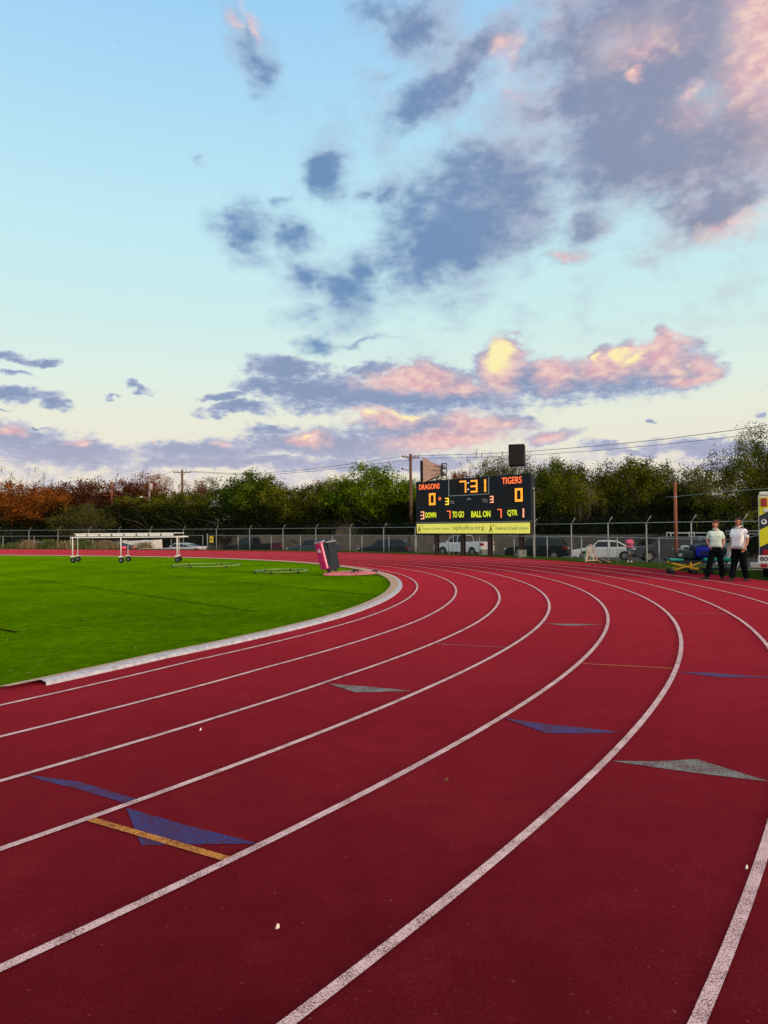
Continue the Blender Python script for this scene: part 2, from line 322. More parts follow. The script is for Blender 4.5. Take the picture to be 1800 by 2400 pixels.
# ------------------------------------------------------------------ the bend: lane line 5 as a curve, everything else is an offset of it
KS = [0,2,4,6,8,10.5,13,16,20,25,32,42,50,58,400]
KV = [.03521,.03184,.03242,.03512,.03481,.03995,.03828,.03703,.03748,.03867,.038,.030,.030,0,0]
WK = [0,5,10,16,24,40,64]; WA = [-.00925,.00464,.00174,.02268,-.00815,-.00142,-.0024]; WB = [.10062,-.02153,.03776,.08733,.03639,.00284,.0]
def interp(x, xs, ys):
    if x <= xs[0]: return ys[0]
    for i in range(1, len(xs)):
        if x <= xs[i]: return ys[i-1]+(ys[i]-ys[i-1])*(x-xs[i-1])/(xs[i]-xs[i-1])
    return ys[-1]
BX, BY, BT = -1.53163, 2.49368, .88204
DS = .2; CUR = []
x, y, th = BX, BY, BT; s_ = 0.0
while s_ < 150:
    CUR.append((s_, x, y, th)); k0 = interp(s_+DS/2, KS, KV); tm = th+k0*DS/2
    x += cos(tm)*DS; y += sin(tm)*DS; th += k0*DS; s_ += DS
CUR = [(-s, BX-cos(BT)*s, BY-sin(BT)*s, BT) for s in [60,40,25,15,10,7,5,3,2,1,.5]]+CUR
LW = 1.03513
def lane_off(L, s): return L*LW*(1+interp(s, WK, WA)+.1*interp(s, WK, WB)*L*1.0)
def cpt(c, off): return Vector((c[1]+sin(c[3])*off, c[2]-cos(c[3])*off, 0))
OK_, OO_ = -4.57049, 5.50765
def koff(s): return lane_off(OK_/LW, s)
def ooff(s): return lane_off(OO_/LW, s)+interp(s, [40, 60], [0, 1.0])
def interior(s): return koff(s)-.34
def gz(o, s=30):                          # ground height outside the track
    d = o-ooff(s); t = min(1, max(0, (d-2.2)/10)); return -1.15*t*t*(3-2*t)*interp(s, [20, 29], [0, 1])
def strip(fa, fb, za, zb, s0=-60, s1=150, name=None):
    mb = MB(); cs = [c for c in CUR if s0 <= c[0] <= s1]; vs = []; fs = []
    for c in cs:
        a = cpt(c, fa(c[0])); b = cpt(c, fb(c[0])); a.z = za(c[0]) if callable(za) else za; b.z = zb(c[0]) if callable(zb) else zb; vs += [a, b]
    fs = [(2*i, 2*i+1, 2*i+3, 2*i+2) for i in range(len(cs)-1)]
    return mb.add(vs, fs)
def nearest(p):
    c = min(CUR, key=lambda c: (c[1]-p.x)**2+(c[2]-p.y)**2)
    return c[0], (p.x-c[1])*sin(c[3])-(p.y-c[2])*cos(c[3])
def ground_z(p):
    s, o = nearest(p); return gz(o, s)
def curve_at_px(px, off, smin=14, py_ref=1290):      # sample of the offset curve whose direction matches a photo column
    best = None
    for c in CUR:
        if c[0] < smin or c[0] > 120: continue
        p = cpt(c, off+interp(c[0], [40, 60], [0, 1.0]))
        r = raydir(px, py_ref); e = abs(atan2(p.x, p.y)-atan2(r.x, r.y))
        if p.y > 2 and (best is None or e < best[0]): best = (e, c, p)
    return best[1], best[2]
# track
tr = strip(interior, ooff, 0, 0).build('track', track_m); tag(tr, kind='structure')
for i in range(9):
    L = i-4
    h = .025
    f0 = lambda s, L=L: lane_off(L, s)-h
    f1 = lambda s, L=L: lane_off(L, s)+h
    strip(f0, f1, .008, .008).build('lane_line', line_m, tr)
def mark(name, pts, m, z=.004):
    mb = MB(); mb.add([at(px, py, z) for px, py in pts], [tuple(range(len(pts)))]); return mb.build(name, m, tr)
def bar_mark(name, a, b, w, m, z=.005):
    A = at(*a, z); B = at(*b, z); n = (B-A).cross(Vector((0,0,1))).normalized()*w/2
    return MB().add([A-n, B-n, B+n, A+n], [(0,1,2,3)]).build(name, m, tr)
mark('exchange_mark', [(296,1893),(430,1932),(606,1977),(500,1978),(331,1981)], blue_m, .003)
mark('exchange_mark', [(62,1815),(190,1833),(325,1874),(300,1884),(180,1848),(100,1829)], blue_m, .003)
bar_mark('start_line', (210,1919), (541,2015), .05, yel_m, .006)
mark('exchange_mark', [(769,1602),(850,1608),(966,1619),(835,1623)], grey_m)
mark('exchange_mark', [(1274,1461),(1413,1463),(1334,1467)], grey_m)
mark('exchange_mark', [(1182,1683),(1280,1697),(1377,1706),(1455,1716),(1380,1719),(1280,1718)], blue_m)
mark('exchange_mark', [(1584,1574),(1670,1577),(1815,1588),(1681,1587)], blue_m)
mark('exchange_mark', [(1432,1783),(1540,1784),(1632,1779),(1805,1832),(1660,1815),(1524,1797)], grey_m)
bar_mark('start_line', (1365,1555), (1575,1566), .03, orl_m)
for a, b in (((1024,1509),(1186,1517)), ((1399,1395),(1478,1395)), ((1568,1437),(1706,1438)), ((1392,1358),(1448,1357)), ((1573,1380),(1659,1380))):
    bar_mark('start_line', a, b, .028, thin_m)
# kerb: tan slab with a grey rim, starts near the camera's left
sK = 2.6
kb = strip(lambda s: koff(s)-.33, lambda s: koff(s)-.10, .02, .05, sK, 150).build('kerb', [kerb_tan]); tag(kb, kind='structure')
strip(lambda s: koff(s)-.10, lambda s: koff(s), .05, .035, sK+.35, 150).build('kerb_rim', kerb_grey, kb)
strip(lambda s: koff(s), lambda s: koff(s)+.006, .035, .0, sK+.35, 150).build('kerb_face', kerb_grey, kb)
# turf
mb = MB(); cs = [c for c in CUR if c[0] >= -60]
vs = [cpt(c, interior(c[0])) for c in cs]; ctr = Vector((-45, 22, 0))
vs = [Vector((v.x, v.y, .001)) for v in vs]; vs.append(Vector((-160, 10, .001))); vs.append(Vector((-120, -50, .001)))
mb.add(vs, [tuple(range(len(vs)))]); tf = mb.build('turf', turf_m); tag(tf, kind='structure')
def seam(pts, w, z=.006):
    q = [at(px, py, z) for px, py in pts]
    for a, b in zip(q, q[1:]):
        n = (b-a).cross(Vector((0,0,1))).normalized()*w/2
        MB().add([a-n, b-n, b+n, a+n], [(0,1,2,3)]).build('seam', seam_m, tf)
seam([(-200,1322),(0,1348),(300,1389),(602,1434)], .045); seam([(27,1481),(597,1433),(790,1418),(850,1412)], .022)
seam([(-120,1300+8),(0,1314),(193,1331),(320,1342),(627,1371),(880,1395)], .055); seam([(-150,1452),(0,1474),(40,1482)], .07, .007)
# lawn bank, road and far ground
lw = MB()
for a, b in ((-.05, 1), (1, 2.2), (2.2, 3.5), (3.5, 5), (5, 6.5), (6.5, 8), (8, 9.5), (9.5, 11), (11, 12.5), (12.5, 21)):
    st = strip(lambda s, a=a: ooff(s)+a, lambda s, b=b: ooff(s)+b, lambda s, a=a: gz(ooff(s)+a, s)-.008, lambda s, b=b: gz(ooff(s)+b, s)-.008)
    lw.add(st.v, st.f)
lo = lw.build('lawn', lawn_m); tag(lo, kind='structure')
rd = strip(lambda s: ooff(s)+14, lambda s: ooff(s)+34, -1.145, -1.145, 29, 150).build('road', asph_m); tag(rd, kind='structure')
mb = MB(); mb.add([(-900,-300,-1.165),(900,-300,-1.165),(900,1500,-1.165),(-900,1500,-1.165)], [(0,1,2,3)]); g = mb.build('ground', dirt_m); tag(g, kind='structure')
RNG = random.Random(5)
# ------------------------------------------------------------------ common materials
galv = M('galvanised', (.30,.32,.31), .5, .4, var=.2, scale=6); white_p = M('white_paint', (.78,.78,.76), .45, var=.08, scale=8)
blk = M('black_rubber', (.018,.018,.02), .75); dark_m = M('dark_metal', (.03,.03,.035), .5, .3)
wood_pole = M('wood_pole', (.12,.065,.048), .85, var=.35, scale=5, stretch=(6,6,.8)); red_pole = M('red_pole', (.26,.085,.05), .8, var=.4, scale=5, stretch=(6,6,.6))
glass_m = M('car_glass', (.008,.012,.018), .15, spec=.3); chrome = M('chrome', (.55,.56,.58), .2, .9)
rim_m = M('wheel_rim', (.32,.33,.34), .35, .7); redlens = M('red_lens', (.32,.01,.015), .2, coat=.5); lens = M('clear_lens', (.7,.7,.68), .15, coat=.6)
redlit = M('brake_light', (.9,.03,.08), .3, emit=3.0)
bark = M('bark', (.07,.055,.045), .95, var=.4, scale=4, bump=.5, bscale=12)
def screen_mat(name, col, pitch, cover):
    # woven wire: a regular cut-out pattern over the sheet's own UV (metres)
    m = bpy.data.materials.new(name); m.use_nodes = True; t = m.node_tree; b = bs(m)
    b.inputs['Base Color'].default_value = (*col, 1); b.inputs['Roughness'].default_value = .7; b.inputs['Specular IOR Level'].default_value = .1
    uv = N(t, 'ShaderNodeUVMap').outputs[0]; sp = N(t, 'ShaderNodeSeparateXYZ'); t.links.new(uv, sp.inputs[0])
    res = None
    for sg in (1, -1):
        d = math_(t, 'ADD', sp.outputs[0], math_(t, 'MULTIPLY', sp.outputs[1], sg))
        f = math_(t, 'FRACT', math_(t, 'MULTIPLY', d, 1/pitch)); f = math_(t, 'LESS_THAN', f, cover)
        res = f if res is None else math_(t, 'MAXIMUM', res, f)
    t.links.new(res, b.inputs['Alpha']); MATS[name] = m; return m
chain_m = screen_mat('chain_link', (.045,.05,.048), .075, .04)
def sheet(path, z0f, z1f, m, name, parent):
    me = bpy.data.meshes.new(name); vs = []; fs = []; uvs = []; d = 0; ds = []
    for i, p in enumerate(path):
        if i: d += (path[i]-path[i-1]).length
        ds.append(d); vs += [(p.x, p.y, z0f(p)), (p.x, p.y, z1f(p))]
    for i in range(len(path)-1):
        fs.append((2*i, 2*i+2, 2*i+3, 2*i+1)); uvs += [(ds[i], 0), (ds[i+1], 0), (ds[i+1], 1.4), (ds[i], 1.4)]
    me.from_pydata(vs, [], fs); me.materials.append(m); ul = me.uv_layers.new(name='UVMap')
    for i, u in enumerate(uvs): ul.data[i].uv = u
    o = bpy.data.objects.new(name, me); COL.objects.link(o); o.parent = parent; return o
# ------------------------------------------------------------------ low chain-link fence round the track
def fence_low(pxs, off, label, h=1.08, first_tall=None):
    path = []
    r = empty('chain_link_fence', (0,0,0), 0, label, 'fence')
    for i, px in enumerate(pxs):
        c, p = curve_at_px(px, off); p = p.copy(); p.z = gz(off, c[0]); path.append((c, p))
        hh = h+(.12 if px == first_tall else 0)
        mb = MB(); mb.tube([p-Vector((0,0,.08)), p+Vector((0,0,hh))], .024 if px != first_tall else .04, 8); mb.ball((p.x,p.y,p.z+hh), .036, 8, 5)
        mb.build('post', galv, r, True)
    s0, s1 = path[-1][0][0], path[0][0][0]
    o2 = lambda s: off+interp(s, [40, 60], [0, 1.0])
    cs = [c for c in CUR if s0-.01 <= c[0] <= s1+.01][::3]; cs.append([c for c in CUR if c[0] <= s1+.01][-1])
    pl = [cpt(c, o2(c[0])) for c in cs]
    MB().tube([p+Vector((0,0,gz(off)+h)) for p in pl], .02, 6).build('top_rail', galv, r, True)
    sheet(pl, lambda p: .03, lambda p: h, chain_m, 'wire_mesh', r)
    return r
LOWOFF = OO_+.95
fence_low([485,560,634,706,777,846,910,975,1053,1121,1202,1280,1364,1450,1541,1638,1700], LOWOFF, 'low chain link fence along the track edge, right of the yellow sign', first_tall=485)
fence_low([-60,8,82,165,220,330,400,478], LOWOFF, 'low chain link fence behind the wheeled frame at the far left of the track')
# gate leaf between the two fence runs is closed by the tall post; yellow sign hangs on it
c, p = curve_at_px(495, LOWOFF); sg = MB(); nrm = Vector((-sin(c[3]), cos(c[3]), 0)); tan = Vector((cos(c[3]), sin(c[3]), 0))
q0 = p+nrm*.05; tdir = tan*-1
sr = empty('yellow_sign', (q0.x, q0.y, .93), atan2(tdir.y, tdir.x), 'small yellow notice sign hanging on the low chain link fence', 'sign')
MB().box((-.17,-.012,-.38), (.17,.0,.08)).build('sign_plate', M('yellow_sign', (.75,.62,.04), .5, var=.1, scale=8), sr, bevel=.004)
MB().box((-.12,-.016,-.08), (.12,-.013,-.04)).box((-.12,-.016,-.17), (.12,-.013,-.12)).box((-.12,-.016,-.28), (.06,-.013,-.23)).build('printed_bars', M('sign_ink', (.12,.10,.03), .6), sr)
# ------------------------------------------------------------------ tall fence with barbed arms
TX = [(-75,72),(-4,71.5),(68,71),(136,70),(208,69),(278,68),(352,66.5),(430,65),(507,63),(585,61),(663,58.5),(740,56),(820,53),(899,50),(973,47),(1062,44.2),(1155,41.2),(1250,38.2),(1339,35.5),(1425,33),(1515,31),(1620,29),(1740,27.3),(1880,26)]
tf_ = empty('security_fence', (0,0,0), 0, 'tall chain link fence with angled barbed wire arms in front of the parked vehicles', 'fence')
tops = []
for px, D in TX:
    p = P(px, 1240, D); zt = interp(px, [0,640,980,1250,1560], [1.58,1.55,1.57,1.67,1.70]); b = Vector((p.x, p.y, -1.1)); t_ = Vector((p.x, p.y, zt)); tops.append(t_)
for i, t_ in enumerate(tops):
    a = tops[max(0, i-1)]; b = tops[min(len(tops)-1, i+1)]; nr = (b-a).cross(Vector((0,0,1))).normalized()
    # arms lean along the fence a little and outwards
    arm_end = t_+Vector(((b-a).normalized().x*.16, (b-a).normalized().y*.16, .30))-nr*.12
    po = MB().tube([Vector((t_.x,t_.y,-1.12)), t_], .028, 8).build('post', galv, tf_, True)
    MB().tube([t_, arm_end], .018, 6).build('barb_arm', galv, po, True)
MB().tube(tops, .021, 6).build('top_rail', galv, tf_, True)
for k in range(3):
    f = .3+.33*k; pts = []
    for i, t_ in enumerate(tops):
        a = tops[max(0, i-1)]; b = tops[min(len(tops)-1, i+1)]; d = (b-a).normalized(); nr = d.cross(Vector((0,0,1))).normalized()
        pts.append(t_+(Vector((d.x*.16, d.y*.16, .30))-nr*.12)*f)
    MB().tube(pts, .0035, 4).build('barbed_wire', dark_m, tf_)
sheet(tops, lambda p: -.9, lambda p: 1.6, chain_m, 'wire_mesh', tf_)
# ------------------------------------------------------------------ privacy fences beyond the cars
def board_mat(name, c, c2):
    m = M(name, c, .9, var=.3, scale=1.2, col2=c2, stretch=(6,6,.7), bump=.3, bscale=20); return m
plank = board_mat('weathered_planks', (.16,.145,.13), (.095,.085,.075)); plank2 = board_mat('dark_planks', (.11,.10,.10), (.07,.065,.065))
def board_fence(pts, ztop, m, label, gap=.15):
    r = empty('wooden_fence', (0,0,0), 0, label, 'fence'); rg = random.Random(3)
    bd = MB(); rl = MB()
    for a, b in zip(pts, pts[1:]):
        L = (b-a).length; d = (b-a)/L; n = int(L/gap); nr = Vector((-d.y, d.x, 0)); ang_ = atan2(d.y, d.x)
        for i in range(n):
            p = a+d*(i*gap); zt = ztop+rg.uniform(-.025, .025)
            bd.add([p, p+d*(gap-.012), p+d*(gap-.012)+nr*.02, p+nr*.02]+[Vector((q.x,q.y,zt)) for q in (p, p+d*(gap-.012), p+d*(gap-.012)+nr*.02, p+nr*.02)],
                   [(0,3,2,1),(4,5,6,7),(0,1,5,4),(1,2,6,5),(2,3,7,6),(3,0,4,7)])
        for z in (-.9, -.2, .45): rl.bar(Vector((a.x,a.y,z))+nr*.06, Vector((b.x,b.y,z))+nr*.06, .05, .09)
    bd.build('boards', m, r); rl.build('rails', m, r)
    return r
g_ = lambda px, D: Vector((P(px, 1240, D).x, D, -1.17))
board_fence([g_(486,84), g_(700,80), g_(960,76), g_(1250,72), g_(1450,68), g_(1560,66)], .72, plank, 'pale weathered board fence behind the dark vehicles and the white sedan')
board_fence([g_(-80,92), g_(200,89), g_(480,85)], .55, plank2, 'dark grey board fence at the far left behind the low blue car')
# ------------------------------------------------------------------ scoreboard
TL = P(980, 1129.3, 42.6); TR = P(1249, 1110, 36.4)
BW = hypot(TR.x-TL.x, TR.y-TL.y); ztop = (TL.z+TR.z)/2; zbot = 1.16; BH = ztop-zbot; DLs, DRs = TL.y, TR.y
RZ = atan2(TR.y-TL.y, TR.x-TL.x)
sb = empty('scoreboard', (TL.x, TL.y, 0), RZ, 'black electronic football scoreboard on steel posts showing DRAGONS 0, TIGERS 0 and 7:31', 'scoreboard')
def uz(zx, zy):
    t = (zx-152)/1396.0; s = t*DLs/(DRs+t*(DLs-DRs)); tp = 515-100*t; bt = 1146+6*t
    return s*BW, zbot+(bt-zy)/(bt-tp)*BH
SIGN_TOP = uz(850, 995)[1]
MB().box((0,-.18,SIGN_TOP), (BW,.18,ztop)).build('display_cabinet', M('board_black', (.008,.012,.022), .55, var=.2, scale=2), sb, bevel=.012)
MB().box((0,-.16,zbot), (BW,.12,SIGN_TOP-.05)).build('banner_frame', dark_m, sb, bevel=.008)
MB().box((-.02,-.21,SIGN_TOP-.04), (BW+.02,-.165,SIGN_TOP-.005)).build('divider_rail', galv, sb)
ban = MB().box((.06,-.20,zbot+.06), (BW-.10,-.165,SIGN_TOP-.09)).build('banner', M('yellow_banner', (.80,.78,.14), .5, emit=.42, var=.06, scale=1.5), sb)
for zx in (372, 690, 1020, 1400):
    u = uz(zx, 900)[0]; pm = MB(); pm.box((u-.11,-.10,-.6), (u+.11,-.075,ztop-.2)); pm.box((u-.11,.075,-.6), (u+.11,.10,ztop-.2)); pm.box((u-.012,-.075,-.6), (u+.012,.075,ztop-.2))
    pm.build('support_post', M('post_brown', (.045,.028,.026), .7), sb)
led_o = M('led_amber', (1.0,.36,.03), .5, emit=1.0); led_r = M('led_orange', (1.0,.17,.05), .5, emit=.95); led_p = M('led_pale', (1.0,.42,.24), .5, emit=.9); led_y = M('led_yellow', (1.0,.66,.03), .5, emit=1.0)
cap_y = M('caption_yellow', (.72,.78,.03), .5, emit=.55); cap_w = M('caption_white', (.38,.40,.38), .6); frame_w = M('clock_frame', (.35,.40,.42), .5); dim = M('unlit_panel', (.004,.005,.007), .35)
SEG = {'0': 'abcdef', '1': 'bc', '3': 'abcdg', '7': 'abc'}
YF = -.185
def panel(x0, y0, x1, y1):
    a, b = uz(x0, y1), uz(x1, y0); MB().box((a[0],YF-.006,a[1]), (b[0],YF+.01,b[1])).build('unlit_digit', dim, sb)
def digit(ch, x0, y0, x1, y1, m, th=.2):
    a, b = uz(x0, y1), uz(x1, y0); u0, v0, u1, v1 = a[0], a[1], b[0], b[1]; w = u1-u0; h = v1-v0; t = min(w, h*.55)*th if ch != '1' else w
    pn = MB(); m_ = .18*h*.3
    mid = (v0+v1)/2; mb = MB(); y0_, y1_ = YF-.03, YF-.004
    if ch == '1':
        mb.box((u0,y0_,v0), (u1,y1_,mid-.01)); mb.box((u0,y0_,mid+.01), (u1,y1_,v1)); return mb.build('lit_digit', m, sb)
    g = .006
    R = {'a': (u0,v1-t,u1,v1), 'd': (u0,v0,u1,v0+t), 'g': (u0,mid-t/2,u1,mid+t/2), 'b': (u1-t,mid+g,u1,v1), 'c': (u1-t,v0,u1,mid-g), 'f': (u0,mid+g,u0+t,v1), 'e': (u0,v0,u0+t,mid-g)}
    for k in SEG[ch]:
        q = R[k]; dy = .0012*'abcdefg'.index(k); mb.box((q[0],y0_-dy,q[1]), (q[2],y1_-dy,q[3]))
    return mb.build('lit_digit', m, sb)
def text(s, x0, y0, x1, y1, m, name, parent=sb, bold=.0, yf=None, space=1.0, rect=None, depth=.006):
    cu = bpy.data.curves.new('t', 'FONT'); cu.body = s; cu.extrude = depth; cu.offset = bold; cu.resolution_u = 3; cu.space_character = space
    o = bpy.data.objects.new('t', cu); COL.objects.link(o); bpy.context.view_layer.update()
    me = bpy.data.meshes.new_from_object(o.evaluated_get(bpy.context.evaluated_depsgraph_get())); bpy.data.objects.remove(o)
    xs = [v.co.x for v in me.vertices]; ys = [v.co.y for v in me.vertices]
    if rect: u0, v0, u1, v1 = rect
    else:
        a, b = uz(x0, y1), uz(x1, y0); u0, v0, u1, v1 = a[0], a[1], b[0], b[1]
    for v in me.vertices:
        c = v.co.copy(); v.co = Vector((u0+(c.x-min(xs))/(max(xs)-min(xs))*(u1-u0), (yf or YF-.012)-c.z, v0+(c.y-min(ys))/(max(ys)-min(ys))*(v1-v0)))
    me.materials.clear(); me.materials.append(m)
    o = bpy.data.objects.new(name, me); COL.objects.link(o); o.parent = parent; return o
text('DRAGONS', 192, 532, 440, 612, led_r, 'team_name', bold=.012); text('TIGERS', 1198, 450, 1440, 548, led_r, 'team_name', bold=.012)
fm = MB()
for (xa, ya, xb, yb) in ((549,492,557,694),(1034,462,1042,668),(549,684,1042,692)):
    pass
A_, B_ = uz(553, 692), uz(1038, 664); T1, T2 = uz(553, 490), uz(1038, 461)
zl = (A_[1]+B_[1])/2; zt = (T1[1]+T2[1])/2
fm.box((A_[0]-.02,YF-.03,zl), (A_[0]+.02,YF+.005,zt)).box((B_[0]-.02,YF-.03,zl), (B_[0]+.02,YF+.005,zt)).box((A_[0]+.02,YF-.028,zl-.002), (B_[0]-.02,YF+.005,zl+.035))
fm.build('clock_frame', frame_w, sb)
panel(598,506,664,652); panel(674,496,775,655); panel(812,488,908,650); panel(925,482,1020,642)
digit('7', 685,500,765,650, led_o, .24); digit('3', 820,492,900,646, led_o, .24); digit('1', 986,486,1006,638, led_o)
for zy in (530, 607): a = uz(790, zy); MB().box((a[0]-.035,YF-.03,a[1]-.035), (a[0]+.035,YF-.005,a[1]+.035)).build('colon_dot', M('led_white', (.8,.82,.9), .5, emit=.7), sb)
panel(212,648,300,802); panel(304,642,396,800); panel(1228,590,1330,758); panel(1346,584,1456,764)
digit('0', 314,650,388,796, led_o, .30); digit('0', 1358,592,1448,757, led_o, .30)
pc = uz(442, 718); dm = MB(); r1, r2 = .13, .06
vs = [(pc[0]+r*cos(k*pi/2)*1.0, YF-.02, pc[1]+r*sin(k*pi/2)*.9) for r in (r1, r2) for k in range(4)]
dm.add(vs, [(k, (k+1)%4, 4+(k+1)%4, 4+k) for k in range(4)]); dm.build('possession_light', led_r, sb)
digit('3', 510,708,550,794, led_y, .26); text('TOL', 563,742,622,780, cap_w, 'caption', bold=.01)
text('TOL', 960,720,1026,765, cap_w, 'caption', bold=.01); digit('3', 1053,686,1092,770, led_p, .26)
lg = MB(); a = uz(762, 732); b = uz(828, 704); lg.add([(a[0],YF-.01,a[1]), (b[0],YF-.01,a[1]), (b[0]-.06,YF-.01,a[1]+.03), (a[0]+.18,YF-.01,b[1]), (a[0]+.12,YF-.01,a[1]+.05)], [(0,1,2,3,4)]); lg.build('maker_mark', cap_w, sb)
panel(1120,650,1195,770)
digit('3', 210,872,250,966, led_p, .22); text('DOWN', 266,880,395,950, cap_y, 'caption', bold=.03)
panel(465,868,512,960); digit('7', 529,863,570,960, led_r, .2); text('TO GO', 592,868,734,948, cap_y, 'caption', bold=.03)
text('BALL ON', 822,863,1055,945, cap_y, 'caption', bold=.03); panel(1085,845,1128,950); digit('7', 1142,843,1191,950, led_r, .2)
text('QTR', 1260,852,1384,936, cap_y, 'caption', bold=.03); digit('1', 1449,838,1463,946, led_p)
ink = M('banner_ink', (.16,.17,.02), .6)
bz0, bz1 = zbot+.06, SIGN_TOP-.09; bh = bz1-bz0; yb_ = -.203
def bt(s, z0, z1, a, b, m=ink, bold=0): return text(s, 0,0,0,0, m, 'banner_text', ban, bold, yb_, 1.0, (uz(z0, 0)[0], bz0+bh*a, uz(z1, 0)[0], bz0+bh*b), .002)
ink2 = M('banner_ink_soft', (.34,.34,.04), .6)
bt('Federal Credit Union', 226, 552, .36, .62, ink2); bt('aplusfcu.org', 602, 975, .24, .78, ink); bt('Federal Credit Union', 1118, 1512, .34, .66, ink)
for z0 in (172, 1040):
    bt('A', z0, z0+38, .14, .86, ink, .02); u0 = uz(z0+42, 0)[0]; z_ = bz0+bh*.78
    MB().box((u0,yb_-.002,z_-.012), (u0+.12,yb_+.002,z_+.012)).box((u0+.048,yb_-.003,z_-.06), (u0+.072,yb_+.002,z_+.06)).build('plus_mark', ink, ban)
    MB().add([(uz(z0-8,0)[0], yb_-.001, bz0+bh*.08), (uz(z0+2,0)[0], yb_-.001, bz0+bh*.08), (uz(z0+36,0)[0], yb_-.001, bz0+bh*.5), (uz(z0+30,0)[0], yb_-.001, bz0+bh*.52)], [(0,1,2,3)]).build('swoosh', ink, ban)
u = uz(580, 0)[0]; MB().box((u-.01,yb_-.002,bz0+bh*.2), (u+.01,yb_,bz0+bh*.8)).build('divider', ink2, ban)
# small fittings on the right edge
MB().ball((BW+.05,-.05,uz(1550,600)[1]), .06, 8, 6).tube([(BW-.02,0,uz(1550,600)[1]), (BW+.05,-.05,uz(1550,600)[1])], .02, 6).build('edge_lamp', galv, sb)
MB().tube([(BW+.05,0,-.4), (BW+.05,0,ztop-.9)], .03, 6).build('conduit', galv, sb)
# loudspeakers on top of the board
Rm = Matrix.Rotation(RZ, 3, 'Z')
def on_board(u, y, z): return Vector((TL.x, TL.y, 0))+Rm @ Vector((u, y, z))
u = uz(1356, 400)[0]; pt = on_board(u, 0, ztop)
sp = empty('loudspeaker', pt, RZ+.55, 'square black loudspeaker on a short mast at the right end of the scoreboard top', 'loudspeaker')
MB().tube([(0,.1,-.1), (0,.1,.5)], .055, 8).box((-.16,-.02,.0), (.16,.22,.04)).bar((-.14,.1,.03), (.0,.1,.36), .03).build('mast', galv, sp, bevel=.004)
MB().box((-.40,-.28,.44), (.40,.42,1.56)).build('cabinet', M('speaker_black', (.012,.012,.014), .7), sp, bevel=.03)
MB().box((-.36,-.30,.48), (.36,-.285,1.52)).build('grille', M('grille', (.02,.018,.02), .9, bump=.6, bscale=200), sp)
pt = on_board(uz(215, 500)[0]-.2, .15, ztop+.0)
hs = empty('horn_loudspeaker', pt, RZ*0-.10, 'long brown horn loudspeaker in a steel frame at the left end of the scoreboard top', 'loudspeaker')
hz0, hz1 = .05, 1.18; zc = .66
horn = MB(); vs = []; st = []
for i in range(9):
    f = i/8; x_ = .05+1.05*f; hh = .50*(1-f)**1.5+.29; ww = .5*(1-f)**1.5+.16
    st.append([(x_,-ww,zc-hh),(x_,ww,zc-hh),(x_,ww,zc+hh),(x_,-ww,zc+hh)])
for r_ in st: vs += r_
horn.add(vs, [(4*i+k, 4*i+(k+1)%4, 4*i+4+(k+1)%4, 4*i+4+k) for i in range(8) for k in range(4)])
horn.build('horn_body', M('horn_brown', (.30,.20,.17), .6, var=.55, scale=5, stretch=(.5,1,9)), hs)
MB().box((-.12,-.52,hz0), (.05,.52,hz1+.05)).build('mouth_panel', M('mouth_dark', (.015,.02,.035), .6), hs, bevel=.02)
MB().box((1.10,-.2,zc-.36), (1.20,.2,zc+.36)).build('driver_plate', dark_m, hs, bevel=.01)
for z_ in (zc+.18, zc-.2): MB().ball((1.30,-.02,z_), (.12,.15,.14), 12, 8).build('driver', M('driver_metal', (.4,.38,.42), .35, .6), hs, True)
fr = MB()
for y_ in (-.2, .2):
    fr.bar((-.05,y_,.0), (1.45,y_,.03), .04); fr.bar((1.42,y_,.0), (1.42,y_,zc+.42), .04); fr.bar((.1,y_,.04), (1.2,y_,.34), .03); fr.bar((1.1,y_,zc+.4), (1.44,y_,zc+.4), .03)
fr.build('steel_frame', dark_m, hs)
st = MB()
for k in (-.12, 0, .12): st.bar((.1,-.5+abs(k),zc+k*3), (1.1,-.2,zc+k*1.5), .02)
st.build('tie_rods', dark_m, hs)
